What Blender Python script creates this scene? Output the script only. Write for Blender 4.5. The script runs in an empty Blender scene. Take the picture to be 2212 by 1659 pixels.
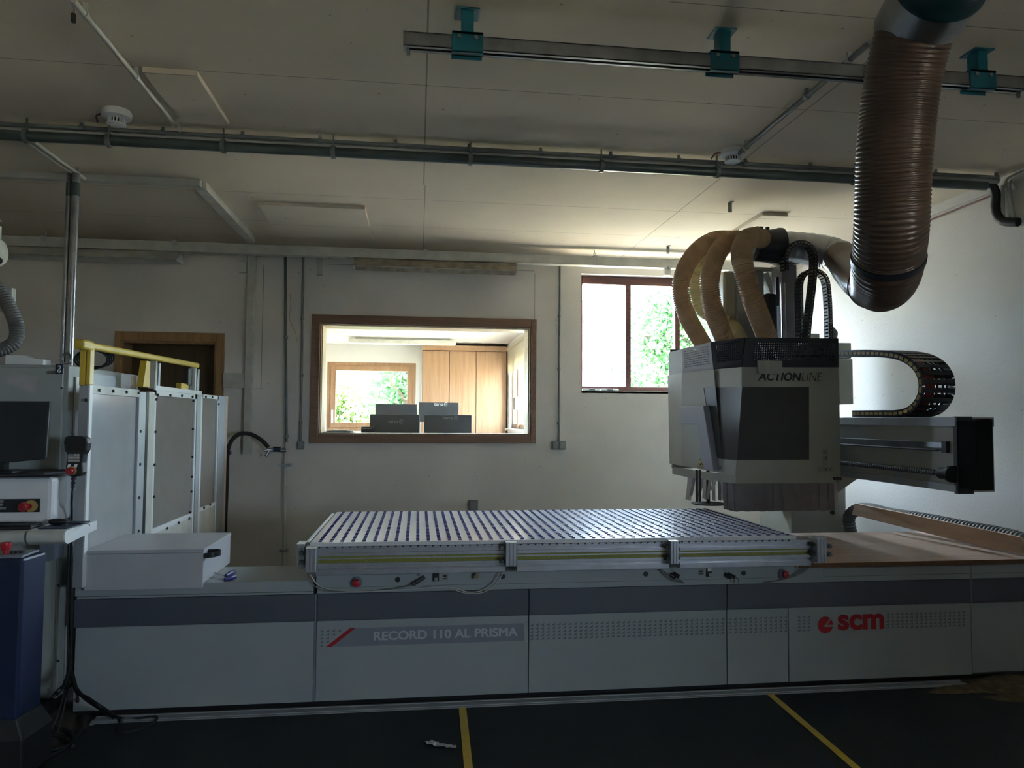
import bpy, math, random
from mathutils import Vector, Matrix
random.seed(7)
C = bpy.context.scene.collection
S = bpy.context.scene
PI = math.pi

# ------------------------------------------------------------------ camera
EYE = Vector((0, 0, 1.60))
YAW, PITCH, ROLL, FPX = math.radians(7.313), math.radians(2.769), math.radians(.383), 1576.2
FW = Vector((math.sin(YAW)*math.cos(PITCH), math.cos(YAW)*math.cos(PITCH), math.sin(PITCH)))
_r = Vector((math.cos(YAW), -math.sin(YAW), 0)); _u = _r.cross(FW)
RT = _r*math.cos(ROLL) + _u*math.sin(ROLL)
UP = -_r*math.sin(ROLL) + _u*math.cos(ROLL)
cam = bpy.data.cameras.new('camera'); co = bpy.data.objects.new('camera', cam); C.objects.link(co)
cam.sensor_width = 36; cam.lens = 36*FPX/2212; cam.clip_start = .05; cam.clip_end = 300
co.matrix_world = Matrix((( RT.x, UP.x, -FW.x, EYE.x), (RT.y, UP.y, -FW.y, EYE.y), (RT.z, UP.z, -FW.z, EYE.z), (0, 0, 0, 1)))
S.camera = co
S.view_settings.view_transform = 'Standard'; S.view_settings.look = 'None'
S.view_settings.gamma = 1; S.view_settings.exposure = 5.3
S.view_settings.use_curve_mapping = False
S.cycles.use_denoising = True
S.cycles.max_bounces = 12; S.cycles.diffuse_bounces = 8; S.cycles.glossy_bounces = 4
S.cycles.transparent_max_bounces = 12; S.cycles.transmission_bounces = 6
S.cycles.sample_clamp_indirect = 8
S.cycles.caustics_reflective = False; S.cycles.caustics_refractive = False

def at(x, y, X=None, Y=None, Z=None, d=None):
    """point of the room seen at a photograph pixel, on a plane of the room or at a distance along the view axis"""
    v = FW*FPX + RT*(x-1106) - UP*(y-829.5)
    if X is not None: t = (X-EYE.x)/v.x
    elif Y is not None: t = (Y-EYE.y)/v.y
    elif Z is not None: t = (Z-EYE.z)/v.z
    else: t = d/FPX
    return EYE + v*t

# room dimensions
D = 4.2; YW = 7.4; XR = 4.02; XL = -5.2; YF = -4.6
HC = at(920, 541, Y=YW).z
# ------------------------------------------------------------------ daylight
W = bpy.data.worlds.new('world'); S.world = W; W.use_nodes = True
nt = W.node_tree; bg = nt.nodes['Background']
bg.inputs['Color'].default_value = (.64, .79, 1.0, 1); bg.inputs['Strength'].default_value = 1.5
sun = bpy.data.lights.new('sun', 'SUN'); sun.energy = 3.0; sun.angle = math.radians(1); sun.color = (1, .93, .80)
so = bpy.data.objects.new('sun', sun); C.objects.link(so)
so.rotation_euler = Vector((-.40, -.10, .91)).to_track_quat('Z', 'Y').to_euler()
def portal(name, loc, rot, w, h):
    l = bpy.data.lights.new(name, 'AREA'); l.shape = 'RECTANGLE'; l.size = w; l.size_y = h
    l.cycles.is_portal = True
    o = bpy.data.objects.new(name, l); C.objects.link(o); o.location = loc; o.rotation_euler = rot

# ------------------------------------------------------------------ materials
def mat(name, col, rough=.5, metal=0., var=0., scale=8., bump=0., bscale=60., spec=.5, col2=None, stretch=None, trans=0., alpha=1.):
    m = bpy.data.materials.new(name); m.use_nodes = True
    n = m.node_tree.nodes; l = m.node_tree.links; b = n['Principled BSDF']
    b.inputs['Base Color'].default_value = (*col, 1); b.inputs['Roughness'].default_value = rough
    b.inputs['Metallic'].default_value = metal; b.inputs['Specular IOR Level'].default_value = spec
    b.inputs['Transmission Weight'].default_value = trans; b.inputs['Alpha'].default_value = alpha
    tc = n.new('ShaderNodeTexCoord'); mp = n.new('ShaderNodeMapping'); l.new(tc.outputs['Object'], mp.inputs[0])
    if stretch: mp.inputs['Scale'].default_value = stretch
    nz = n.new('ShaderNodeTexNoise'); nz.inputs['Scale'].default_value = scale; nz.inputs['Detail'].default_value = 5
    l.new(mp.outputs[0], nz.inputs['Vector'])
    mx = n.new('ShaderNodeMix'); mx.data_type = 'RGBA'
    c2 = col2 if col2 else tuple(c*(1-var) for c in col)
    rp = n.new('ShaderNodeMapRange'); rp.inputs[1].default_value = .35; rp.inputs[2].default_value = .65
    l.new(nz.outputs[0], rp.inputs[0]); l.new(rp.outputs[0], mx.inputs[0])
    mx.inputs[6].default_value = (*col, 1); mx.inputs[7].default_value = (*c2, 1)
    l.new(mx.outputs[2], b.inputs['Base Color'])
    if bump:
        n2 = n.new('ShaderNodeTexNoise'); n2.inputs['Scale'].default_value = bscale; n2.inputs['Detail'].default_value = 4
        l.new(mp.outputs[0], n2.inputs['Vector'])
        bp = n.new('ShaderNodeBump'); bp.inputs['Strength'].default_value = bump; bp.inputs['Distance'].default_value = .004
        l.new(n2.outputs[0], bp.inputs['Height']); l.new(bp.outputs[0], b.inputs['Normal'])
    return m

def plaster(name, col, lines=(), speck=.35, patch=.14, bump=.25):
    """painted surface with blotches, small dark specks and joint lines (axis, position, lo, hi on the other axis)"""
    m = mat(name, col, .85, 0, patch, 1.1, bump, 45, .2)
    n = m.node_tree.nodes; l = m.node_tree.links; b = n['Principled BSDF']
    src = b.inputs['Base Color'].links[0].from_socket
    geo = n.new('ShaderNodeNewGeometry')
    vo = n.new('ShaderNodeTexVoronoi'); vo.inputs['Scale'].default_value = 7.5; l.new(geo.outputs['Position'], vo.inputs['Vector'])
    ns = n.new('ShaderNodeTexNoise'); ns.inputs['Scale'].default_value = 17; ns.inputs['Detail'].default_value = 5
    l.new(geo.outputs['Position'], ns.inputs['Vector'])
    a = n.new('ShaderNodeMath'); a.operation = 'MULTIPLY_ADD'; l.new(ns.outputs[0], a.inputs[0]); a.inputs[1].default_value = .16; l.new(vo.outputs['Distance'], a.inputs[2])
    lt = n.new('ShaderNodeMapRange'); lt.inputs[1].default_value = .112; lt.inputs[2].default_value = .135; lt.inputs[3].default_value = speck; lt.inputs[4].default_value = 0
    l.new(a.outputs[0], lt.inputs[0])
    fac = lt.outputs[0]
    sep = n.new('ShaderNodeSeparateXYZ'); l.new(geo.outputs['Position'], sep.inputs[0])
    for ax, pos, lo, hi, oax, w in lines:
        s1 = n.new('ShaderNodeMath'); s1.operation = 'COMPARE'; l.new(sep.outputs['xyz'.index(ax)], s1.inputs[0]); s1.inputs[1].default_value = pos; s1.inputs[2].default_value = w
        s2 = n.new('ShaderNodeMath'); s2.operation = 'COMPARE'; l.new(sep.outputs['xyz'.index(oax)], s2.inputs[0]); s2.inputs[1].default_value = (lo+hi)/2; s2.inputs[2].default_value = (hi-lo)/2
        s3 = n.new('ShaderNodeMath'); s3.operation = 'MULTIPLY'; l.new(s1.outputs[0], s3.inputs[0]); l.new(s2.outputs[0], s3.inputs[1])
        s4 = n.new('ShaderNodeMath'); s4.operation = 'MULTIPLY_ADD'; l.new(s3.outputs[0], s4.inputs[0]); s4.inputs[1].default_value = .55; l.new(fac, s4.inputs[2]); s4.use_clamp = True
        fac = s4.outputs[0]
    mx = n.new('ShaderNodeMix'); mx.data_type = 'RGBA'; l.new(fac, mx.inputs[0]); l.new(src, mx.inputs[6]); mx.inputs[7].default_value = (.04, .035, .03, 1)
    l.new(mx.outputs[2], b.inputs['Base Color'])
    return m

def clear(name, col=(1, 1, 1), haze=.0, rough=.02, hcol=(.6, .6, .58), gloss=.08):
    m = bpy.data.materials.new(name); m.use_nodes = True; n = m.node_tree.nodes; l = m.node_tree.links
    out = n['Material Output']; n.remove(n['Principled BSDF'])
    t = n.new('ShaderNodeBsdfTransparent'); t.inputs[0].default_value = (*col, 1)
    g = n.new('ShaderNodeBsdfGlossy'); g.inputs['Roughness'].default_value = rough
    dfn = n.new('ShaderNodeBsdfDiffuse'); nz = n.new('ShaderNodeTexNoise'); nz.inputs['Scale'].default_value = 6; nz.inputs['Detail'].default_value = 6
    tc = n.new('ShaderNodeTexCoord'); l.new(tc.outputs['Object'], nz.inputs['Vector'])
    cr = n.new('ShaderNodeMix'); cr.data_type = 'RGBA'; l.new(nz.outputs[0], cr.inputs[0]); cr.inputs[6].default_value = (*[c*.8 for c in hcol], 1); cr.inputs[7].default_value = (*hcol, 1)
    l.new(cr.outputs[2], dfn.inputs[0])
    m1 = n.new('ShaderNodeMixShader'); m1.inputs[0].default_value = haze; l.new(t.outputs[0], m1.inputs[1]); l.new(dfn.outputs[0], m1.inputs[2])
    m2 = n.new('ShaderNodeMixShader'); m2.inputs[0].default_value = gloss; l.new(m1.outputs[0], m2.inputs[1]); l.new(g.outputs[0], m2.inputs[2])
    l.new(m2.outputs[0], out.inputs[0])
    return m

def wood(name, c1, c2, rough=.5, axis=2, scale=3.):
    st = [9, 9, 9]; st[axis] = .6
    return mat(name, c1, rough, 0, 0, scale, .08, 30, .4, c2, tuple(st))

M = dict(
    panel=mat('white_panel_paint', (.31, .345, .35), .42, 0, .06, 2), grey=mat('grey_band_paint', (.085, .092, .115), .45, 0, .1, 3),
    lgrey=mat('light_grey_paint', (.20, .22, .26), .45, 0, .08), cream=mat('cream_enamel', (.34, .345, .295), .42, 0, .07, 3),
    alu=mat('aluminium_profile', (.45, .47, .52), .32, .75, .12, 14), steel=mat('galvanised_steel', (.42, .43, .44), .3, .9, .3, 9),
    alud=mat('dull_aluminium', (.40, .42, .44), .5, .4, .1, 10),
    black=mat('black_plastic', (.016, .017, .019), .42, 0, .2), rubber=mat('black_rubber', (.012, .012, .013), .6, 0, .3, 20),
    navy=mat('dark_navy_metal', (.010, .014, .023), .42, 0, .2), blue=mat('navy_blue_lacquer', (.007, .016, .055), .45, 0, .2),
    deep=mat('matt_black_sheet', (.004, .004, .005), .8, 0, .1, 8, 0, 60, .2), cabinet=mat('grey_green_enamel', (.36, .385, .36), .45, 0, .08, 4), palew=wood('pale_lining_wood', (.72, .60, .42), (.66, .52, .34), .4, 2, 3), dustm=mat('dusty_sheet_metal', (.44, .38, .29), .7, 0, .35, 14), scrcase=mat('charcoal_plastic', (.06, .062, .066), .5, 0, .15), blueplug=mat('blue_plug_plastic', (.012, .016, .16), .4, 0, .1), red=mat('red_plastic', (.42, .010, .02), .35, 0, .1),
    redp=mat('red_print', (.34, .008, .014), .5), yellow=mat('yellow_lacquer', (.66, .47, .05), .35, 0, .12, 12),
    ytape=mat('yellow_scale_tape', (.25, .25, .03), .5, 0, .15, 60), teal=mat('teal_lacquer', (.012, .15, .19), .4, 0, .25),
    white=mat('white_lacquer', (.74, .76, .76), .4, 0, .04), whited=mat('dusty_white_plastic', (.58, .58, .52), .5, 0, .18, 9),
    conduit=mat('grey_plastic_conduit', (.20, .22, .21), .45, 0, .25, 6), conduitl=mat('light_plastic_conduit', (.50, .50, .46), .45, 0, .12, 6),
    pipe=mat('green_grey_pipe', (.10, .13, .12), .35, .2, .3, 4), brown=mat('brown_suction_hose_plastic', (.105, .066, .045), .3, 0, .2, 8),
    tan=mat('dusty_tan_hose_plastic', (.66, .49, .32), .5, 0, .25, 10), tanl=mat('pale_hose_plastic', (.62, .55, .36), .5, 0, .15, 10),
    hoseg=mat('grey_hose_plastic', (.17, .17, .16), .5, 0, .2, 12), mdf=wood('chipboard', (.60, .44, .34), (.50, .35, .26), .6, 0, 2.2),
    mdfe=mat('chipboard_edge', (.16, .075, .035), .7, 0, .3, 30), ply=wood('plywood', (.66, .50, .38), (.56, .40, .29), .6, 1, 2.5),
    frame=wood('brown_window_wood', (.26, .165, .115), (.22, .13, .085), .45, 0, 4), frame2=wood('red_brown_window_wood', (.14, .055, .045), (.10, .04, .03), .45, 0, 4),
    oak=wood('light_oak_veneer', (.38, .235, .135), (.31, .18, .095), .45, 2, 3), doorc=wood('ochre_door_casing', (.40, .24, .11), (.33, .19, .08), .5, 2, 4),
    doorl=wood('dark_door_leaf', (.10, .065, .03), (.075, .045, .02), .5, 2, 4), officew=mat('white_office_paint', (.62, .62, .585), .8, 0, .02),
    floor=mat('dusty_concrete', (.10, .085, .065), .8, 0, .4, 3, .4, 40), mat_=mat('dark_green_rubber', (.006, .011, .012), .6, 0, .35, 5, .6, 220),
    saw=mat('sawdust', (.20, .15, .08), .95, 0, .5, 14, 1., 90), paper=mat('crumpled_paper', (.55, .56, .54), .8, 0, .2), screen=mat('dark_screen', (.006, .008, .010), .6, 0, .3, 2),
    lav=mat('lavender_white_laminate', (.46, .47, .50), .32, 0, .07, 3), ltile=mat('table_laminate', (.66, .68, .72), .2, 0, .08, 3, 0, 60, 1.),
    strip=mat('grey_curtain_plastic', (.19, .175, .18), .45, 0, .2, 12), stripl=mat('pale_curtain_plastic', (.45, .43, .42), .45, 0, .2, 12),
    ground=mat('sunlit_gravel', (.46, .395, .30), .95, 0, .25, 5), leaf=mat('green_leaf', (.085, .215, .07), .5, 0, .5, 3, 0, 60, .4), leaf2=mat('yellow_green_leaf', (.17, .27, .07), .5, 0, .4, 3),
    bark=mat('brown_bark', (.10, .07, .05), .9, 0, .4, 20, 1.), blind=mat('beige_roller_blind', (.60, .56, .44), .8, 0, .05), print_=mat('dark_blue_print', (.012, .018, .04), .5),
    triangle=mat('grey_triangle_print', (.13, .16, .18), .5), pale=mat('pale_print', (.42, .45, .48), .5), wire=mat('red_wire', (.16, .035, .025), .5), copper=mat('brass_fitting', (.35, .27, .14), .3, .8, .2),
    handle=mat('lavender_grey_moulding', (.27, .27, .31), .4, 0, .05), sticker=mat('sticker_grey', (.26, .27, .25), .5), ochre=mat('ochre_link_cap', (.48, .33, .11), .5, 0, .2),
    glass=clear('window_glass', (.97, .99, .98), 0, .01, gloss=.015), smoke=clear('smoked_window', (.16, .17, .20), .70, .15, (.13, .13, .125), .008),
    milky=clear('milky_polycarbonate', (.93, .94, .95), .50, .12, (.66, .67, .68), .10), dusty=clear('dusty_acrylic', (.7, .68, .64), .82, .2, (.33, .30, .27), .06),
)
M['leaf'].node_tree.nodes['Principled BSDF'].inputs['Transmission Weight'].default_value = 0
def translucent(m, k):
    n = m.node_tree.nodes; l = m.node_tree.links; b = n['Principled BSDF']; t = n.new('ShaderNodeBsdfTranslucent')
    l.new(b.inputs['Base Color'].links[0].from_socket, t.inputs[0]); mx = n.new('ShaderNodeMixShader'); mx.inputs[0].default_value = k
    l.new(b.outputs[0], mx.inputs[1]); l.new(t.outputs[0], mx.inputs[2]); l.new(mx.outputs[0], n['Material Output'].inputs[0])
for k_, a_ in (('leaf', .5), ('leaf2', .5), ('tan', .3), ('tanl', .5), ('blind', .4)): translucent(M[k_], a_)

# ------------------------------------------------------------------ mesh builder
ORG = {}
def worg(o): return ORG.get(o.name, Vector((0, 0, 0))) if o else Vector((0, 0, 0))
class MB:
    def __init__(s): s.v = []; s.f = []
    def add(s, vs, fs):
        b = len(s.v); s.v += [tuple(v) for v in vs]; s.f += [tuple(i+b for i in f) for f in fs]; return s
    def box(s, x0, x1, y0, y1, z0, z1):
        if x0 > x1: x0, x1 = x1, x0
        if y0 > y1: y0, y1 = y1, y0
        if z0 > z1: z0, z1 = z1, z0
        return s.add([(x0,y0,z0),(x1,y0,z0),(x1,y1,z0),(x0,y1,z0),(x0,y0,z1),(x1,y0,z1),(x1,y1,z1),(x0,y1,z1)],
                     [(0,3,2,1),(4,5,6,7),(0,1,5,4),(1,2,6,5),(2,3,7,6),(3,0,4,7)])
    def slab(s, pts, off):
        """polygon (any plane) given thickness by the vector off"""
        off = Vector(off); n = len(pts); a = [Vector(p) for p in pts]; b = [p+off for p in a]
        nrm = Vector((0, 0, 0))
        for i in range(n): nrm += a[i].cross(a[(i+1) % n])
        fs = [tuple(range(n)), tuple(range(2*n-1, n-1, -1))] + [(i, i+n, (i+1) % n+n, (i+1) % n) for i in range(n)]
        if nrm.dot(off) > 0: fs = [tuple(reversed(f)) for f in fs]
        return s.add(a+b, fs)
    def beam(s, p, q, w, h, up=(0, 0, 1)):
        p = Vector(p); q = Vector(q); d = (q-p).normalized(); u = Vector(up)
        if abs(d.dot(u)) > .98: u = Vector((0, 1, 0))
        r = d.cross(u).normalized(); u = r.cross(d)
        vs = [c + r*(a*w/2) + u*(b*h/2) for c in (p, q) for a, b in ((-1,-1),(1,-1),(1,1),(-1,1))]
        return s.add(vs, [(0,1,2,3),(7,6,5,4),(0,4,5,1),(1,5,6,2),(2,6,7,3),(3,7,4,0)])
    def tube(s, pts, r, seg=12, cap=True):
        pts = [Vector(p) for p in pts]; n = len(pts); rr = r if hasattr(r, '__len__') else [r]*n
        T = [(pts[min(i+1, n-1)]-pts[max(i-1, 0)]).normalized() for i in range(n)]
        a = Vector((0, 0, 1)) if abs(T[0].z) < .9 else Vector((1, 0, 0))
        N = T[0].cross(a).normalized(); b = len(s.v)
        for i in range(n):
            N = (N - T[i]*N.dot(T[i])).normalized(); B = T[i].cross(N)
            for k in range(seg):
                t = 2*PI*k/seg; s.v.append(tuple(pts[i] + (N*math.cos(t)+B*math.sin(t))*rr[i]))
        for i in range(n-1):
            for k in range(seg):
                k2 = (k+1) % seg; s.f.append((b+i*seg+k, b+i*seg+k2, b+(i+1)*seg+k2, b+(i+1)*seg+k))
        if cap: s.f.append(tuple(b+k for k in reversed(range(seg)))); s.f.append(tuple(b+(n-1)*seg+k for k in range(seg)))
        return s
    def cyl(s, p, q, r, seg=20, r2=None): return s.tube([p, q], [r, r if r2 is None else r2], seg)
    def build(s, name, m, parent=None, smooth=False, bevel=0, label=None):
        me = bpy.data.meshes.new(name); off = worg(parent)
        me.from_pydata([(x-off.x, y-off.y, z-off.z) for x, y, z in s.v], [], s.f); me.validate(); me.update()
        me.materials.append(M[m] if isinstance(m, str) else m)
        if smooth:
            for p in me.polygons: p.use_smooth = True
            if smooth != 'all': me.set_sharp_from_angle(angle=math.radians(40))
        o = bpy.data.objects.new(name, me); C.objects.link(o)
        if parent: o.parent = parent; ORG[o.name] = off
        if bevel:
            b = o.modifiers.new('bevel', 'BEVEL'); b.width = bevel; b.segments = 2; b.limit_method = 'ANGLE'; b.angle_limit = math.radians(40)
        if label: o['label'] = label
        return o
def curve(pts, n=8):
    """smooth path through control points"""
    P = [Vector(p) for p in pts]; P = [P[0]*2-P[1]] + P + [P[-1]*2-P[-2]]; out = []
    for i in range(1, len(P)-2):
        for k in range(n):
            t = k/n; out.append(.5*((2*P[i]) + (P[i+1]-P[i-1])*t + (2*P[i-1]-5*P[i]+4*P[i+1]-P[i+2])*t*t + (3*P[i]-P[i-1]-3*P[i+1]+P[i+2])*t**3))
    out.append(P[-2]); return out
def resample(pts, step):
    out = [pts[0].copy()]; acc = 0
    for a, b in zip(pts, pts[1:]):
        L = (b-a).length; t = step-acc
        while t <= L and L > 0: out.append(a+(b-a)*(t/L)); t += step
        acc = (acc+L) % step
    return out
def ribbed(pts, r, pitch, depth=.10, seg=28, n=16):
    """corrugated hose: raised rounded ribs along a smooth path"""
    path = resample(curve(pts, n), pitch/4)
    rad = [r*(1-depth*(1, .35, 0, .35)[i % 4]) for i in range(len(path))]
    return MB().tube(path, rad, seg, cap=True)
def tag(o, label, cat, group=None, kind=None):
    if label: o['label'] = label
    if cat: o['category'] = cat
    if group: o['group'] = group
    if kind: o['kind'] = kind
    return o
def thing(name, label, cat, loc, group=None):
    o = bpy.data.objects.new(name, None); C.objects.link(o); o.location = loc; ORG[o.name] = Vector(loc)
    o.empty_display_size = .05
    return tag(o, label, cat, group)
def struct(mb, name, m, parent=None, **k):
    o = mb.build(name, m, parent, **k)
    if not parent: o['kind'] = 'structure'
    return o
def text(s, name, m, loc, size, parent, shear=0, offset=0, sx=1, rot=None, ext=.0008, align='LEFT'):
    c = bpy.data.curves.new(name, 'FONT'); c.body = s; c.size = size; c.shear = shear; c.offset = offset; c.extrude = ext; c.align_x = align
    c.materials.append(M[m]); tmp = bpy.data.objects.new(name, c); C.objects.link(tmp); bpy.context.view_layer.update()
    me = bpy.data.meshes.new_from_object(tmp.evaluated_get(bpy.context.evaluated_depsgraph_get())); bpy.data.objects.remove(tmp); bpy.data.curves.remove(c)
    o = bpy.data.objects.new(name, me); C.objects.link(o)
    o.location = Vector(loc) - worg(parent); o.rotation_euler = rot or (PI/2, 0, 0); o.scale = (sx, 1, 1); o.parent = parent; return o
def dup(root, delta, label=None, group=None):
    r = root.copy(); C.objects.link(r); r.location = root.location + Vector(delta)
    if label: r['label'] = label
    if group: r['group'] = group
    for ch in root.children:
        c = ch.copy(); C.objects.link(c); c.parent = r
        for g in ch.children:
            e = g.copy(); C.objects.link(e); e.parent = c
    return r
# ================================================================== THE ROOM
def holed(mb, axis, p0, p1, u0, u1, z0, z1, holes):
    """wall slab from p0 to p1 on its thickness axis with rectangular openings (u0, u1, z0, z1)"""
    us = sorted({u0, u1, *[h[0] for h in holes], *[h[1] for h in holes]})
    for a, b in zip(us, us[1:]):
        hs = sorted([h for h in holes if h[0] < (a+b)/2 < h[1]], key=lambda h: h[2]); z = z0
        for h in hs + [(0, 0, z1, z1)]:
            if h[2] > z: mb.box(*((a, b, p0, p1) if axis == 'y' else (p0, p1, a, b)), z, h[2])
            z = max(z, h[3])
    return mb
def pxrect(x0, y0, x1, y1, Y):
    a = at(x0, (y0+y1)/2, Y=Y).x; b = at(x1, (y0+y1)/2, Y=Y).x; xm = (x0+x1)/2
    return (a, b, at(xm, y1, Y=Y).z, at(xm, y0, Y=Y).z)
OW = pxrect(690, 702, 1146, 939, YW); CO = pxrect(671.8, 685, 1157.5, 957, YW)
W2 = pxrect(1255.5, 597, 1650, 847, YW)
DR = (at(262, 750, Y=YW).x, at(468, 750, Y=YW).x, .45, at(365, 738, Y=YW).z)
ceil_lines = [('x', at(918, 300, Z=HC).x, 2.9, 5.3, 'y', .004), ('x', at(916, 480, Z=HC).x, 5.3, 7.4, 'y', .003),
              ('x', at(1600, 350, Z=HC).x, 3, 7.4, 'y', .004), ('y', at(930, 185, Z=HC).y, -5.2, 3.9, 'x', .003),
              ('y', at(1250, 447, Z=HC).y, -5.2, 4.0, 'x', .003), ('y', at(1300, 506, Z=HC).y, -5.2, 4.0, 'x', .003),
              ('y', at(1500, 8, Z=HC).y, 1, 4.0, 'x', .003), ('y', at(1400, 290, Z=HC).y+.02, 5, 5.1, 'x', .003)]
M['ceil'] = plaster('cream_ceiling_board', (.74, .655, .53), ceil_lines, .45, .10, .15)
WX = lambda x, y: at(x, y, Y=YW)
M['wall'] = plaster('white_wall_plaster', (.80, .765, .71), [('x', WX(567, 700).x, WX(567, 840).z, WX(567, 572).z, 'z', .003), ('x', WX(1155, 640).x, WX(1155, 692).z, WX(1155, 590).z, 'z', .003),
    ('z', WX(560, 840).z, WX(550, 840).x, WX(567, 840).x, 'x', .003), ('z', WX(900, 577).z+.0, WX(700, 577).x, WX(1155, 577).x, 'x', .003)], .4, .16, .35)
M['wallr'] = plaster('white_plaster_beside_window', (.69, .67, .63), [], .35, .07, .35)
struct(MB().box(XL, XR, YF, 5.6+2.2, -.3, 0), 'floor', 'floor')
struct(MB().box(XL-.3, XR+.3, YF-.3, YW+.3, HC, HC+.3), 'ceiling', 'ceil')
wb = MB(); holed(wb, 'y', YW, YW+.30, XL-.3, XR+.3, -.3, HC, [OW, W2, DR]); struct(wb, 'wall_back', 'wall')
F3 = (-3.2, -1.2, 1.35, 2.3)
struct(holed(MB(), 'x', XR, XR+.3, YF, YW, -.3, HC, [F3]), 'wall_right', 'wallr')
struct(MB().box(XL-.3, XL, YF, YW, -.3, HC), 'wall_left', 'wall')
struct(MB().box(XL-.3, XR+.3, YF-.3, YF, -.3, HC), 'wall_front', 'wall')
portal('daylight_right', (XR+.32, (F3[0]+F3[1])/2, (F3[2]+F3[3])/2), (0, PI/2, 0), F3[3]-F3[2], F3[1]-F3[0])
def ring(mb, r, w, y0, y1, wb=None):
    """rectangular frame of width w inside rectangle r"""
    wb = w if wb is None else wb
    mb.box(r[0], r[0]+w, y0, y1, r[2], r[3]); mb.box(r[1]-w, r[1], y0, y1, r[2], r[3])
    mb.box(r[0]+w, r[1]-w, y0, y1, r[3]-w, r[3]); mb.box(r[0]+w, r[1]-w, y0, y1, r[2], r[2]+wb); return mb
c = MB()
for u0_, u1_ in ((F3[0], F3[0]+.07), ((F3[0]+F3[1])/2-.05, (F3[0]+F3[1])/2+.05), (F3[1]-.07, F3[1])): c.box(XR+.1, XR+.17, u0_, u1_, F3[2], F3[3])
c.box(XR+.1, XR+.17, F3[0], F3[1], F3[2], F3[2]+.07).box(XR+.1, XR+.17, F3[0], F3[1], F3[3]-.07, F3[3]); w3 = struct(c, 'window_3', 'frame2')
MB().box(XR+.13, XR+.135, F3[0], F3[1], F3[2], F3[3]).build('glass', 'glass', w3)
# --- interior office window: brown casing, thin beads, glass
c = MB()
e = .0
c.box(CO[0], OW[0], YW-.03, YW, CO[2], CO[3]); c.box(OW[1], CO[1], YW-.03, YW, CO[2], CO[3])
c.box(OW[0], OW[1], YW-.03, YW, OW[3], CO[3]); c.box(OW[0], OW[1], YW-.03, YW, CO[2], OW[2])
w1 = struct(c, 'window_1', 'frame', bevel=.004)
ring(MB(), OW, .012, YW-.012, YW+.02).build('bead', 'frame', w1)
ring(MB(), OW, .022, YW+.035, YW+.30, .004).build('lining', 'palew', w1, label='pale inner lining of the office window')
MB().box(OW[0], OW[1], YW+.02, YW+.30, OW[2]-.02, OW[2]+.012).build('sill_board', 'white', w1)
MB().box(OW[0]+.012, OW[1]-.012, YW+.024, YW+.030, OW[2]+.012, OW[3]-.012).build('glass', 'glass', w1)
# --- outer window of the hall, three lights, red-brown wood
f2 = MB(); y0, y1 = YW+.10, YW+.17
ring(f2, W2, .035, y0, y1, .055)
mus = [at(1357, 720, Y=y0).x, at(1463, 720, Y=y0).x, at(1560, 720, Y=y0).x]
w2 = struct(f2, 'window_2', 'frame2', bevel=.004)
for mx_ in mus: MB().box(mx_-.028, mx_+.028, y0-.01, y1, W2[2]+.05, W2[3]-.03).build('mullion', 'frame2', w2, bevel=.004)
MB().box(W2[0]+.035, W2[1]-.035, y0-.012, y1, W2[3]-.09, W2[3]-.035).build('head_rail', 'frame2', w2)
MB().box(W2[0], W2[1], YW+.0, y0, W2[2]-.02, W2[2]+.006).build('sill_board', 'whited', w2)
MB().box(W2[0]+.03, W2[1]-.03, y0+.03, y0+.036, W2[2]+.05, W2[3]-.03).build('glass', 'glass', w2)
portal('daylight_back', ((W2[0]+W2[1])/2, YW+.32, (W2[2]+W2[3])/2), (-PI/2, 0, 0), W2[1]-W2[0], W2[3]-W2[2])
for i, (xa, xb, yy) in enumerate(((1258, 1294, 845.5), (1297, 1336, 846))):
    a = at(xa, yy, Y=YW+.03); b = at(xb, yy, Y=YW+.03); t = thing('plastic_gadget', 'white plastic gadget lying on the window sill, ' + ('at the frame corner' if i == 0 else 'next to the first pane middle'), 'gadget', (a.x, a.y, W2[2]+.008), 'white gadgets on the window sill')
    MB().box(a.x, b.x, YW+.012, YW+.055, W2[2]+.008, W2[2]+.026).build('housing', 'white', t, bevel=.006)
    MB().box(a.x+.07, a.x+.13, YW+.008, YW+.013, W2[2]+.012, W2[2]+.022).build('slot', 'black', t)
# --- door in the back wall
DC = pxrect(246, 718, 483, 990, YW); DZ = at(365, 718, Y=YW).z
c = MB(); c.box(DC[0], DR[0], YW-.025, YW, .45, DZ); c.box(DR[1], DC[1], YW-.025, YW, .45, DZ); c.box(DR[0], DR[1], YW-.025, YW, DR[3], DZ)
dd = struct(c, 'door_1', 'doorc', bevel=.003)
ring(MB(), (DR[0], DR[1], .45, DR[3]), .02, YW, YW+.3).build('lining', 'doorc', dd)
MB().box(DR[0]+.02, DR[1]-.02, YW+.22, YW+.26, .46, DR[3]-.02).build('leaf', 'doorl', dd)
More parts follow.
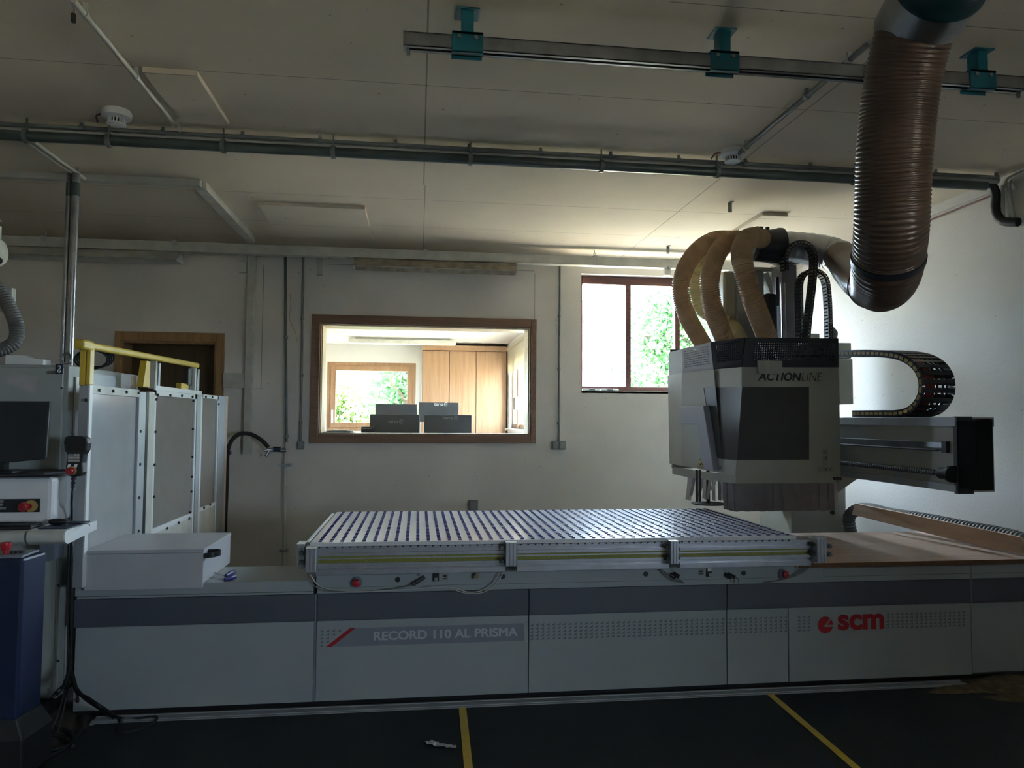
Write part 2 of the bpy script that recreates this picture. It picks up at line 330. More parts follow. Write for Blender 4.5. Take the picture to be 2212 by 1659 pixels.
# --- office behind the window
OF = .52; OC = at(1000, 748, Y=13.0).z; OXR = at(1089, 800, Y=13.0).x; OXL = -4.3; OY = 13.0
OB = pxrect(706, 783, 897.5, 931, OY)
struct(MB().box(OXL-.2, OXR+.2, YW+.3, OY+.25, OF-.2, OF), 'floor_office', 'ply').name = 'floor_office'
struct(MB().box(OXL-.2, OXR+.2, YW+.3, OY+.25, OC, OC+.2), 'ceiling_office', 'officew')
struct(holed(MB(), 'y', OY, OY+.25, OXL-.2, OXR+.2, OF, OC, [OB]), 'wall_office_back', 'officew')
RB = (at(1105, 850, X=OXR).y, at(1131, 850, X=OXR).y); R2 = (RB[1]-.9, 12.0, 1.42, 2.62)
R2 = (8.3, at(1100, 860, X=OXR).y, at(1110, 926, X=OXR).z, at(1112, 775, X=OXR).z)
struct(holed(MB(), 'x', OXR, OXR+.25, YW+.3, OY, OF, OC, [R2]), 'wall_office_right', 'officew')
L2 = (10.7, 11.3, 1.6, 2.4)  # unseen opening added in the left wall to brighten the office
struct(holed(MB(), 'x', OXL-.2, OXL, YW+.3, OY, OF, OC, [L2]), 'wall_office_left', 'officew')
portal('added_fill_office_left', (OXL-.25, 11.0, 2.0), (0, -PI/2, 0), .8, .6)
portal('daylight_office_right', (OXR+.28, 10.3, 2.0), (0, PI/2, 0), 1.3, 3.4)
portal('daylight_office_back', ((OB[0]+OB[1])/2, OY+.28, (OB[2]+OB[3])/2), (-PI/2, 0, 0), OB[1]-OB[0], OB[3]-OB[2])
w4 = struct(ring(MB(), OB, .06, OY+.0, OY+.08), 'window_4', 'oak', bevel=.004)
ring(MB(), (OB[0]+.06, OB[1]-.06, OB[2]+.06, OB[3]-.06), .09, OY-.02, OY+.06).build('sash', 'oak', w4, bevel=.004)
MB().box(OB[0]+.1, OB[1]-.1, OY+.03, OY+.036, OB[2]+.1, OB[3]-.1).build('glass', 'glass', w4)
MB().box(OB[0]+.085, OB[0]+.115, OY-.06, OY-.02, 1.52, 1.74).build('handle', 'white', w4, bevel=.005)
w5 = struct(MB().box(OXR+.06, OXR+.14, R2[0], R2[1], R2[2], R2[2]+.07).box(OXR+.06, OXR+.14, R2[0], R2[1], R2[3]-.07, R2[3]).box(OXR+.06, OXR+.14, R2[0], R2[0]+.07, R2[2], R2[3]).box(OXR+.06, OXR+.14, R2[1]-.07, R2[1], R2[2], R2[3]), 'window_5', 'oak')
ym = at(1120, 850, X=OXR+.05).y
MB().box(OXR+.03, OXR+.14, ym-.09, ym+.09, R2[2], R2[3]).build('mullion', 'oak', w5)
for q in (-.16, .16): MB().box(OXR-.02, OXR+.04, ym+q-.015, ym+q+.015, 1.75, 1.95).build('handle', 'steel', w5)
MB().box(OXR+.09, OXR+.095, R2[0], R2[1], R2[2], R2[3]).build('glass', 'glass', w5)
MB().box(OXR-.06, OXR+.06, R2[0]-.1, R2[1]+.1, R2[2]-.04, R2[2]).build('sill_board', 'whited', w5)
t = thing('roller_blind', 'beige roller blind half lowered over the side window of the bright office', 'blind', (OXR-.035, 10.2, 2.4))
xb_ = OXR-.035; by0 = R2[0]-.05; by1 = at(1097, 780, X=xb_).y; za = at(1115, 799, X=xb_).z; bt = at(1115, 741, X=xb_).z
MB().box(xb_, xb_+.004, by0, by1, za, bt).build('fabric', 'blind', t); MB().cyl((xb_, by0-.03, bt), (xb_, by1+.03, bt), .025).build('roller', 'blind', t, smooth=True)
# cupboard of the office
cz = at(1000, 747, Y=12.4).z; cx0 = at(911, 850, Y=12.4).x; cx1 = OXR-.03
t = thing('office_cupboard', 'tall light oak cupboard with three doors standing in the bright office', 'cupboard', ((cx0+cx1)/2, 12.7, OF))
MB().box(cx0, cx1, 12.42, 12.98, OF, min(cz, OC-.01)).build('body', 'oak', t)
MB().box(cx0-.004, cx0, 12.42, 12.98, OF, cz-.02).build('side_panel', 'white', t)
xs = [at(p, 850, Y=12.4).x for p in (912, 970, 1028, 1085)]
for a, b in zip(xs, xs[1:]): MB().box(a+.006, b-.006, 12.39, 12.42, OF+.05, cz-.10).build('door', 'oak', t, bevel=.002)
MB().box(cx0, cx1, 12.37, 12.42, cz-.085, cz).build('cornice', 'oak', t)
# office ceiling lamp
ly_ = at(870, 739, Z=OC-.075).y; a = at(752, 735, Y=ly_); b = at(985, 741, Y=ly_)
t = thing('ceiling_lamp', 'long flat white tube lamp under the ceiling of the bright office', 'lamp', ((a.x+b.x)/2, ly_, OC))
MB().box(a.x, b.x, ly_, ly_+.2, OC-.10, OC-.03).build('housing', 'whited', t, bevel=.01); MB().box(a.x+.1, b.x-.1, ly_+.05, ly_+.15, OC-.03, OC).build('mount', 'whited', t)
# desk with screens
dz = at(900, 944, Y=8.0).z
t = thing('office_desk', 'white office desk under the screens, just behind the interior window', 'desk', (-.2, 8.5, OF))
MB().box(OW[0]-.1, OW[1]-.1, 7.78, 9.4, dz-.04, dz).build('top', 'white', t, bevel=.004)
for x in (OW[0], OW[1]-.2):
    for y in (7.85, 9.3): MB().box(x, x+.06, y, y+.06, OF, dz-.04).build('leg', 'steel', t)
def screen(x0, y0, x1, Y, zb, label, logo, logoalpha='pale', lx=.5, ly=None):
    a = at(x0, y0, Y=Y); b = at(x1, y0, Y=Y); t = thing('computer_screen', label, 'computer screen', ((a.x+b.x)/2, Y, dz), 'screens seen from behind in the office')
    mx_ = (a.x+b.x)/2
    MB().box(a.x, b.x, Y, Y+.035, zb, a.z).build('case', 'scrcase', t, bevel=.006)
    MB().box(a.x+.012, b.x-.012, Y+.035, Y+.037, zb+.012, a.z-.012).build('display', 'screen', t)
    MB().box(mx_-.15, mx_+.15, Y-.0012, Y, zb+.0, zb+(a.z-zb)*.42).build('rear_housing', 'scrcase', t)
    MB().box(mx_-.03, mx_+.03, Y-.03, Y-.01, dz, zb+.02).box(mx_-.12, mx_+.12, Y-.1, Y+.1, dz, dz+.012).build('stand', 'black', t)
    if logo:
        s = .055; p = at(*logo, Y=Y-.002)
        text('terra', 'lettering', logoalpha, (p.x, Y-.002, p.z), s, t, 0, .001)
        w = s*2.05; cx_ = p.x+w+.03; g = MB()
        for k in range(10):
            th = PI*.25 + 1.5*PI*k/10; th2 = PI*.25 + 1.5*PI*(k+1)/10
            g.slab([(cx_+math.cos(q)*r, Y-.002, p.z+.017+math.sin(q)*r) for q, r in ((th, .016), (th2, .016), (th2, .024), (th, .024))], (0, -.001, 0))
        g.box(cx_-.012, cx_+.02, Y-.003, Y-.002, p.z+.014, p.z+.02).build('emblem', logoalpha, t)
    return t
screen(799, 895, 907, 8.0, dz+.02, 'dark office screen at the front left, standing low before the garden window', (838, 914), 'lgrey')
screen(916.5, 896, 1019, 8.0, dz+.02, 'dark office screen at the front right, before the oak cupboard', (957, 905.5), 'lgrey')
screen(811, 872.5, 901, 8.9, dz+.12, 'dark office screen behind the front left one, raised on its stand', None)
screen(905, 869, 991, 8.9, dz+.16, 'dark office screen, the tallest, with a white word on its upper edge', (938, 876), 'white')
a = at(780, 922, Y=7.85); b = at(807, 922, Y=7.85)
t = thing('label_printer', 'small black desk device left of the office screens', 'printer', ((a.x+b.x)/2, 8, dz))
MB().box(a.x, b.x, 7.85, 7.96, dz, a.z).build('body', 'black', t, bevel=.008); MB().box(a.x+.01, b.x-.01, 7.849, 7.85, a.z-.02, a.z-.012).build('slot', 'steel', t)
a = at(696, 934, Y=7.55); b = at(765, 934, Y=7.55); zp = OW[2]+.013; t = thing('paper_pile', 'flat pile of papers and folders in the left corner of the office window sill', 'papers', ((a.x+b.x)/2, 7.55, zp))
for k in range(6): MB().slab([(a.x+.02*k, 7.47, zp+.005*k), (b.x-.03*(k % 3), 7.45, zp+.005*k), (b.x-.02*k, 7.66, zp+.005*k), (a.x+.03, 7.65, zp+.005*k)], (0, 0, .0045)).build('sheet', 'black' if k in (1, 3) else 'white', t)

# ================================================================== OUTSIDE
struct(MB().box(-60, 70, -60, 90, -.6, -.31), 'ground_outside', 'ground')
def tree(name, label, x, y, h, rad, n, m, seed, z0=.6, grp='trees outside the windows'):
    rnd = random.Random(seed); t = thing(name, label, 'tree', (x, y, -.3), grp)
    trunk = MB().tube(curve([(x, y, -.3), (x+.1, y, h*.3), (x-.1, y+.1, h*.6), (x, y, h*.9)], 5), [.22-.009*k for k in range(16)], 10)
    for k in range(14):
        th = rnd.random()*2*PI; zz = h*(.25+.6*rnd.random()); rr = rad*.8*rnd.random()+.5
        trunk.tube([(x, y, zz-.5), (x+math.cos(th)*rr*.5, y+math.sin(th)*rr*.5, zz), (x+math.cos(th)*rr, y+math.sin(th)*rr, zz+.4)], [.07, .05, .02], 6)
    trunk.build('trunk', 'bark', t, smooth=True)
    clumps = [(rnd.gauss(0, .5), rnd.gauss(0, .4), rnd.random()) for _ in range(150)]
    lf = MB()
    for k in range(n):
        c = clumps[rnd.randrange(len(clumps))]
        zz = z0+(h-z0)*(c[2]*.95) + rnd.gauss(0, .28); w = rad*(1-.35*abs(c[2]*2-1)**2)
        p = Vector((x+c[0]*w+rnd.gauss(0, .3), y+c[1]*w+rnd.gauss(0, .3), zz))
        d = Vector((rnd.gauss(0, 1), rnd.gauss(0, 1), rnd.gauss(0, .6)-.5)).normalized(); s = d.cross(Vector((rnd.gauss(0, 1), rnd.gauss(0, 1), rnd.gauss(0, 1)))).normalized()
        L = .10+.07*rnd.random(); b = len(lf.v)
        lf.v += [tuple(p), tuple(p+d*L*.5+s*L*.3), tuple(p+d*L), tuple(p+d*L*.5-s*L*.3)]; lf.f.append((b, b+1, b+2, b+3))
    lf.build('foliage', m, t, smooth='all')
tp = at(1440, 760, Y=17.0); tree('garden_tree', 'leafy tree behind the right panes of the red-brown outer window', tp.x+.4, 17.0, 5.0, 1.7, 14000, 'leaf', 3)
tp = at(1530, 840, Y=16.0); tree('garden_tree', 'yellowish leafy tree low behind the outer window beside the machine head', at(1530, 840, Y=12.4).x+.3, 12.4, 2.85, .75, 6000, 'leaf2', 5)
tp = at(880, 850, Y=19.0); tree('garden_tree', 'leafy tree at the right of the garden view through the office', at(880, 850, Y=16.5).x+.2, 16.5, 4.5, 1.0, 9000, 'leaf', 8)
tp = at(750, 900, Y=21.0); tree('garden_tree', 'low leafy tree at the lower left of the garden view through the office', tp.x, 20.5, 2.6, 2.0, 12000, 'leaf2', 9)
tp = at(800, 800, Y=22.0); tree('garden_tree', 'loose leafy tree at the top middle of the garden view through the office', at(800, 800, Y=26).x, 26, 6.7, 1.8, 7000, 'leaf', 12, 2.6)
# ================================================================== CEILING AND WALL FITTINGS
def hatch(pts, label):
    P = [at(x, y, Z=HC-.03) for x, y in pts]; x0 = min(P[0].x, P[3].x); x1 = max(P[1].x, P[2].x); yb = P[0].y; ya = yb + .62 if len(pts) < 5 else yb + pts[4]
    t = thing('ceiling_hatch', label, 'ceiling panel', ((x0+x1)/2, (yb+ya)/2, HC), 'raised board patches on the ceiling')
    MB().box(x0, x1, yb, ya, HC-.028, HC).build('board', 'ceil', t, bevel=.002); return t
hatch([(310, 157), (428, 168), (458, 216), (341, 200)], 'square raised ceiling board beside the left end of the upper thin conduit')
hatch([(557, 443), (786, 459), (800, 498), (592, 492)], 'wide raised ceiling board near the wall above the interior window')
hatch([(1647, 466), (1736, 450), (1736, 450), (1647, 466)], 'small raised ceiling board above the machine head')
def conduit(name, label, pts, r, m, cat='conduit', group=None, clips=(), clipm='conduitl', seg=10, smooth=True):
    pts = [Vector(p) for p in pts]; t = thing(name, label, cat, pts[0], group)
    MB().tube(pts, r, seg).build('pipe', m, t, smooth=True)
    for k in clips:
        L = (pts[-1]-pts[0]); p = pts[0]+L*k; d = L.normalized(); top = HC if abs(d.z) < .5 else None
        c = MB().tube([p-d*.012, p+d*.012], r*1.35, 10)
        if top: c.box(p.x-(.004 if r > .024 else .009), p.x+(.004 if r > .024 else .009), p.y-.006, p.y+.006, p.z, top)
        else: c.box(p.x-.014, p.x+.014, p.y, YW, p.z-.012, p.z+.012)
        c.build('clip', clipm, t, smooth=True)
    return t
def line_z(x0, y0, x1, y1, z, name, label, r, m, **k):
    a = at(x0, y0, Z=z); b = at(x1, y1, Z=z); ym = (a.y+b.y)/2
    return conduit(name, label, [(a.x, ym, z), (b.x, ym, z)], r, m, **k)
# long run of pipes below the ceiling
zz = HC-.032
line_z(-60, 263, 2150, 384, zz, 'thin_conduit', 'thin grey conduit in clips, uppermost of the long pipe run under the ceiling', .012, 'conduit', clips=[.02+.07*k for k in range(15)], clipm='conduit')
line_z(-60, 270, 2160, 388, zz, 'thin_conduit', 'pale conduit just below the uppermost one of the long pipe run', .010, 'conduitl')
line_z(-60, 277, 2160, 391, zz-.02, 'thin_conduit', 'pale thin conduit touching the thick dark pipes of the long run', .013, 'conduitl')
line_z(-60, 284, 1845, 384, zz-.03, 'ceiling_pipe', 'dark green-grey thick pipe, upper one of the pair under the ceiling', .026, 'pipe', clips=[.12, .22, .32, .45, .58, .70, .85], clipm='conduit')
line_z(-60, 296, 2145, 396, zz-.075, 'ceiling_pipe', 'dark green-grey thick pipe, lower one of the pair under the ceiling', .030, 'pipe', clips=[.05, .12, .22, .32, .45, .58, .70, .85], clipm='conduit')
# short conduits running towards the wall
def run_y(x0, y0, x1, y1, z, name, label, r, m, **k):
    a = at(x0, y0, Z=z); b = at(x1, y1, Z=z); return conduit(name, label, [a, b], r, m, **k)
run_y(158, 0, 388, 281, HC-.05, 'ceiling_conduit', 'white conduit crossing the ceiling from the top left corner', .012, 'conduitl', clips=[.08, .50, .96])
run_y(32, 290, 176, 388, HC-.04, 'ceiling_conduit', 'white conduit, lower of the two short ones at the top of the vertical pipes', .008, 'conduitl')
run_y(60, 296, 183, 386, HC-.04, 'ceiling_conduit', 'white conduit, thicker of the two short ones at the top of the vertical pipes', .012, 'conduitl', clips=[.10, .85])
run_y(1880, 92, 1597, 330, HC-.04, 'ceiling_conduit', 'grey dusty conduit ending at the smoke alarm near the machine head', .014, 'conduit', clips=[.12, .40, .93])
# smoke alarms
def alarm(x, y, label):
    p = at(x, y, Z=HC-.05); t = thing('smoke_alarm', label, 'smoke alarm', (p.x, p.y, HC), 'round white smoke alarms')
    z = HC; prof = [(0, .075), (.035, .078), (.045, .07)]
    MB().tube([(p.x, p.y, z-q) for q in (0, .012, .04, .048)], [.070, .078, .076, .055], 24).build('base', 'white', t, smooth=True)
    c = MB()
    for k in range(16):
        th = k*PI/8; c.box(p.x+.040*math.cos(th)-.003, p.x+.040*math.cos(th)+.003, p.y+.040*math.sin(th)-.003, p.y+.040*math.sin(th)+.003, z-.075, z-.047)
    c.build('slots', 'white', t); MB().cyl((p.x, p.y, z-.075), (p.x, p.y, z-.045), .034, 20).build('sensor', 'black', t, smooth=True)
    MB().tube([(p.x, p.y, z-q) for q in (.074, .080, .088)], [.048, .050, .030], 20).build('cap', 'white', t, smooth=True)
    MB().tube(curve([(p.x-.07, p.y, z-.02), (p.x-.11, p.y+.01, z-.03), (p.x-.12, p.y+.05, z-.05)], 5), .005, 6).build('wire', 'wire', t)
alarm(252, 258, 'white round smoke alarm on the ceiling at the left, beside the pipe run'); alarm(1582, 340, 'white round smoke alarm on the ceiling near the machine head')
# overhead rail with teal brackets
zr = HC-.14; a = at(871, 100, Z=zr-.03); b = at(2202, 202, Z=zr-.03); yr = (a.y+b.y)/2
t = thing('overhead_rail', 'long metal track hanging under the ceiling by teal brackets', 'rail', ((a.x+b.x)/2, yr, zr))
c = MB(); c.box(a.x, b.x, yr-.028, yr-.024, zr-.03, zr+.03).box(a.x, b.x, yr+.024, yr+.028, zr-.03, zr+.03).box(a.x, b.x, yr-.028, yr+.028, zr+.026, zr+.03)
c.box(a.x, b.x, yr-.028, yr-.010, zr-.03, zr-.027).box(a.x, b.x, yr+.010, yr+.028, zr-.03, zr-.027); c.build('track', 'steel', t)
MB().box(a.x, a.x+.012, yr-.03, yr+.03, zr-.032, zr+.03).cyl((a.x+.02, yr, zr-.032), (a.x+.02, yr, zr-.06), .008, 8).build('end_stop', 'steel', t)
MB().box(b.x-.012, b.x, yr-.03, yr+.03, zr-.032, zr+.03).cyl((b.x-.02, yr, zr-.032), (b.x-.02, yr, zr-.06), .008, 8).build('end_stop', 'steel', t)
for px, py in ((1009, 100), (1559, 140), (2101, 185)):
    q = at(px, py, Z=zr).x
    br = MB().box(q-.065, q+.065, yr-.034, yr-.028, zr-.045, zr+.045).box(q-.065, q+.065, yr+.028, yr+.034, zr-.045, zr+.045).box(q-.065, q+.065, yr-.034, yr+.034, zr+.031, zr+.045).box(q-.065, q+.065, yr-.034, yr-.012, zr-.045, zr-.038).box(q-.025, q+.025, yr-.034, yr+.034, zr+.04, HC-.006).box(q-.05, q+.05, yr-.05, yr+.05, HC-.006, HC).build('bracket', 'teal', t, bevel=.002)
    for k in (-.035, .035): MB().cyl((q+k, yr-.042, zr+.02), (q+k, yr-.034, zr+.02), .009, 8).build('bolt', 'steel', br, smooth=True)
YT = 7.12
# white box duct: runs along X then turns to the wall
zb = HC-.05; a = at(-40, 387, Z=HC-.05); b = at(434, 404, Z=HC-.05); w = at(541, 523, Z=HC-.05)
t = thing('cable_duct', 'pale rectangular cable duct turning towards the wall at the left ceiling', 'cable duct', (b.x, b.y, HC))
MB().box(a.x, b.x+.0, b.y-.03, b.y+.03, HC-.05, HC-.001).build('long_run', 'conduitl', t, bevel=.002)
MB().box(b.x-.05, b.x+.03, b.y+.03, YT-.05, HC-.06, HC-.001).build('short_run', 'whited', t, bevel=.002)
# vertical dust pipes at the left
def vpipe(x0, r, label):
    yv = 5.15; p = at(x0, 560, Y=yv); zt = at(x0, 395, Y=yv).z
    t = thing('vertical_pipe', label, 'pipe', (p.x, yv, 1.2), 'pair of vertical pipes behind the cabinet')
    MB().cyl((p.x, yv, 1.2), (p.x, yv, HC-.085), r, 20).build('tube', 'steel', t, smooth=True)
    MB().cyl((p.x, yv, zt-.09), (p.x, yv, zt), r*1.1, 20).build('socket', 'pipe', t, smooth=True)
vpipe(142.8, .015, 'thinner vertical metal pipe, left of the thick one behind the grey cabinet')
vpipe(157.5, .025, 'thicker vertical metal pipe rising from behind the grey cabinet to the ceiling')
# light trunking with fittings along the wall
YT = 7.12
def seg(x0, ya, x1, yb, Y, h): return at(x0, ya, Y=Y), at(x1, yb, Y=Y)
a, b = seg(-60, 514, 1600, 577, YT, 0); zt0 = at(600, 541, Y=YT).z
t = thing('lighting_trunking', 'long pale metal trunking hung on small chains along the top of the back wall', 'lighting rail', (0, YT, zt0))
zl = at(1115, 564, Y=YT).z; zl2 = at(410, 531, Y=YT).z; zt0 = (zl+zl2)/2
MB().box(a.x, b.x, YT-.04, YT+.04, zt0-.035, zt0+.045).box(a.x, b.x, YT-.045, YT+.045, zt0-.045, zt0-.035).build('channel', 'whited', t, bevel=.003)
for px in (98, 380, 919, 1284):
    x = at(px, 530, Y=YT).x; z = zt0+.045; c = MB(); k = 0
    while z < HC-.01:
        c.tube([Vector((x+.008*math.cos(q)*(k % 2), YT+.008*math.cos(q)*(1-k % 2), z+.014+.014*math.sin(q))) for q in [i*PI/4 for i in range(9)]], .003, 5); z += .022; k += 1
    c.box(x-.02, x+.02, YT-.05, YT+.0, zt0+.01, zt0+.055).build('chain', 'conduitl', t)
def fitting(x0, x1, label, m, yy):
    a = at(x0, yy, Y=YT-.03).x; b = at(x1, yy, Y=YT-.03).x; z = zt0-.05
    t = thing('tube_light', label, 'lamp', ((a+b)/2, YT, z), 'tube lights on the wall trunking')
    MB().slab([(a, YT-.035, z), (a, YT-.12, z-.085), (a, YT-.115, z-.09), (a, YT-.03, z-.01), (a, YT+.03, z-.01), (a, YT+.115, z-.09), (a, YT+.12, z-.085), (a, YT+.035, z)], (b-a, 0, 0)).build('reflector', m, t)
    for q in (a, b): MB().slab([(q, YT-.035, z-.0), (q, YT-.12, z-.085), (q, YT-.09, z-.10), (q, YT+.09, z-.10), (q, YT+.12, z-.085), (q, YT+.035, z-.0)], (.004 if q == a else -.004, 0, 0)).build('end_cap', 'white', t)
    for k in (-.04, .04): MB().cyl((a+.02, YT+k, z-.05), (b-.02, YT+k, z-.05), .013, 12).build('tube', 'whited', t, smooth=True)
fitting(-40, 388, 'long white reflector tube light at the top left, above the door', 'whited', 540)
fitting(764, 1116, 'dusty tube light above the interior office window, unlit', 'dustm', 565)
a = at(1443, 583, Y=YT-.03)
t = thing('socket_box', 'small pale connector with a hanging plug at the end of the light trunking', 'socket', (a.x, YT, zt0-.04))
MB().box(a.x-.035, a.x+.035, YT-.03, YT+.03, zt0-.115, zt0-.046).build('housing', 'whited', t, bevel=.004); MB().tube(curve([(a.x-.02, YT-.035, zt0-.05), (a.x, YT-.05, zt0-.02), (a.x+.02, YT-.035, zt0-.06)], 5), .005, 6).build('loop', 'white', t)
# hooks on the ceiling
for px, py, lab in ((1443, 540, 'small flat metal bracket on the ceiling left of the curved hoses'), (1577, 446, 'small flat metal bracket on the ceiling above the machine head')):
    p = at(px, py-8, Z=HC); MB().box(p.x-.015, p.x+.015, p.y, p.y+.004, HC-.075, HC).box(p.x-.015, p.x+.015, p.y-.04, p.y+.004, HC-.005, HC).build('ceiling_bracket', 'conduit'); tag(bpy.data.objects[-1] if 0 else C.objects[-1], lab, 'bracket', 'flat ceiling brackets')
# duct on the wall (column), small stub, cover plate, box, channel
def wbox(name, label, cat, x0, y0, x1, y1, dep, m, bev=.004, Y=YW, **k):
    a = at(x0, (y0+y1)/2, Y=Y-dep).x; b = at(x1, (y0+y1)/2, Y=Y-dep).x; xm = (x0+x1)/2
    z1 = at(xm, y0, Y=Y-dep).z; z0 = at(xm, y1, Y=Y-dep).z
    return tag(MB().box(a, b, Y-dep, Y, z0, z1).build(name, m, bevel=bev), label, cat), (a, b, z0, z1)
wbox('vertical_cable_duct', 'tall pale rectangular cable duct on the wall between door and office window', 'cable duct', 529.5, 540, 546, 981, .07, 'whited')
wbox('cable_duct_stub', 'short pale duct piece on the wall below the light trunking', 'cable duct', 684, 548, 697, 594, .05, 'whited')
wbox('cover_plate', 'long narrow painted cover plate on the wall beside the tall cable duct', 'plate', 549, 572, 566, 839, .006, 'wall', .001)
wbox('junction_box', 'small painted junction box on the wall at the top left of the tall cable duct', 'junction box', 515, 566, 533, 588, .05, 'wall')
o, r = wbox('wall_channel', 'pale horizontal shelf-like channel on the wall between door and cable duct', 'duct', 481, 806, 529, 838, .05, 'whited')
def socket(x0, y0, x1, y1, label, n=1, cable=None, grp='surface sockets on the back wall'):
    a = at(x0, y0, Y=YW-.05); b = at(x1, y1, Y=YW-.05); t = thing('wall_socket', label, 'socket', ((a.x+b.x)/2, YW, b.z), grp); w = (b.x-a.x)/n
    for k in range(n):
        q = a.x+w*k; h = MB().box(q+.002, q+w-.002, YW-.045, YW, b.z, a.z).build('housing', 'lgrey', t, bevel=.004)
        MB().box(q+.01, q+w-.01, YW-.050, YW-.045, b.z+.012, a.z-.012).build('flap', 'sticker', h, bevel=.002)
socket(642, 953, 656, 971, 'small grey socket on the wall left of the office window, under a thin conduit')
socket(1193, 953, 1223, 971, 'double grey socket on the wall right of the office window', 2)
socket(1013, 1081, 1033, 1103, 'small pale socket low on the wall just above the far table edge')
# vertical wall conduits
def wallpipe(pts, r, label, m, off=.03, clips=(), name='wall_conduit', Y=YW):
    P = [at(x, y, Y=Y-off) for x, y in pts]; return conduit(name, label, P, r, m, clips=clips, clipm='conduit', group='conduits on the back wall')
wallpipe([(1209.5, 568), (1207, 953)], .011, 'thin grey conduit on the wall between office window and outer window', 'conduit', clips=[.3, .6, .9])
wallpipe([(655, 549), (649.5, 953)], .012, 'thin grey conduit on the wall close to the left of the office window', 'conduit', clips=[.35, .65, .9])
t = wallpipe([(616.5, 546), (618.5, 955)], .013, 'dark compressed air pipe with hose coupling on the wall', 'pipe', off=.05, clips=[.45, .97])
P = [at(x, y, Y=YW-.05) for x, y in ((618.5, 955), (616, 1010), (613, 1200), (612, 1290))]
MB().tube(P, .016, 10).build('lower_pipe', 'whited', t, smooth=True)
for yy in (1005, 1190): p = at(613+(5 if yy < 1100 else 0), yy, Y=YW-.05); MB().box(p.x-.04, p.x+.04, p.y-.02, YW, p.z-.012, p.z+.012).build('pipe_clamp', 'steel', t)
p0 = at(618, 973, Y=YW-.08); p1 = at(580, 972, Y=YW-.12)
MB().cyl(p0, p1, .018, 12).build('coupling', 'steel', t, smooth=True)
MB().cyl(at(606, 970, Y=YW-.1), at(590, 970, Y=YW-.11), .024, 10).build('valve', 'blue', t, smooth=True)
for q in ((569, 973), (574, 986)): MB().cyl(at(583, 971, Y=YW-.12), at(*q, Y=YW-.14), .014, 10).build('nozzle', 'steel', t, smooth=True)
hp = [at(x, y, Y=Y_) for x, y, Y_ in ((580, 966, 7.28), (565, 951, 7.27), (545, 939, 7.25), (527, 936, 7.2), (510, 942, 7.15), (497, 958, 7.1), (491, 985, 7.1), (490, 1040, 7.12), (487, 1110, 7.12), (485, 1200, 7.12))]
t = thing('air_hose', 'black rubber hose arching from the wall coupling down behind the safety fence', 'hose', hp[0])
MB().tube(curve(hp, 6), .019, 12).build('hose', 'rubber', t, smooth=True)
MB().box(hp[6].x-.035, hp[6].x+.03, hp[6].y-.03, hp[6].y+.03, hp[6].z+.01, hp[6].z+.05).build('clamp', 'blue', t, bevel=.004)
hp = [at(x, y, Y=YW-.012) for x, y in ((627, 635), (628, 660), (625, 685), (631, 703), (639, 720), (641, 738))]
t = tag(MB().tube(curve(hp, 5), .0022, 6).build('loose_wire', 'copper'), 'thin reddish wire hanging loose on the wall between two conduits', 'wire')
# dangling cable, top left
p = at(152, 0, Z=HC); t = thing('cable_end', 'short frayed cable end dangling from the ceiling at the top left', 'cable', p)
q = [at(x, y, Y=p.y) for x, y in ((150, -14), (156, 8), (161, 20), (159, 30))]
MB().tube(curve([(q[0].x, q[0].y, HC)] + q[1:], 5), .005, 6).build('cable', 'conduitl', t, smooth=True); MB().cyl(q[-1], q[-1]+Vector((0, 0, -.035)), .010, 8).build('terminal', 'black', t, smooth=True)
# pipes and cables at the top right corner (on the right wall)
def rx(x, y, o=.03): return at(x, y, X=XR-o)
P = [rx(2128, 397, .10), rx(2143, 402, .08), rx(2151, 420, .06), rx(2150, 445, .05), rx(2155, 465, .05), rx(2168, 478, .05), rx(2200, 480, .03)]
t = thing('flexible_conduit', 'thick black flexible conduit curving down the right wall under the ceiling', 'conduit', P[0]); MB().tube(curve(P, 6), .03, 12).build('conduit', 'rubber', t, smooth=True)
for i, (pts, lab) in enumerate((([(2157, 412), (2160, 470)], 'nearest to the black flexible one'), ([(2166, 400), (2167, 472)], 'second from the black flexible one'), ([(2172, 395), (2182, 470)], 'slanting between its straight neighbours'), ([(2178, 406), (2190, 474)], 'farthest from the black flexible one'))):
    conduit('wall_tube', 'thin grey tube on the right wall under the ceiling, '+lab, [rx(*p) for p in pts], .013, 'conduitl', cat='conduit', group='thin tubes on the right wall')
for i, (yy, lab) in enumerate(((366, 'upper'), (384, 'middle'), (402, 'lower'))):
    P = [rx(2172+9*i, 408, .03), rx(2172+9*i, 396, .05), at(2182+8*i, 382+5*i, Z=HC-.03), at(2240, 366+i*12-8, Z=HC-.03)]
    conduit('bent_conduit', lab+' of the three pale conduits bending from the right wall onto the ceiling', curve(P, 6), .010, 'conduitl', group='bent conduits in the ceiling corner')
a = rx(1995, 481, .01); b = rx(2146, 421, .01)
conduit('red_cable', 'thin reddish cable running under the ceiling on the right wall', [a, b], .006, 'wire', cat='cable')
struct(MB().box(XR-.012, XR, 2, YW, rx(2060, 444, 0).z-.015, rx(2060, 444, 0).z), 'trim_1', 'wallr')
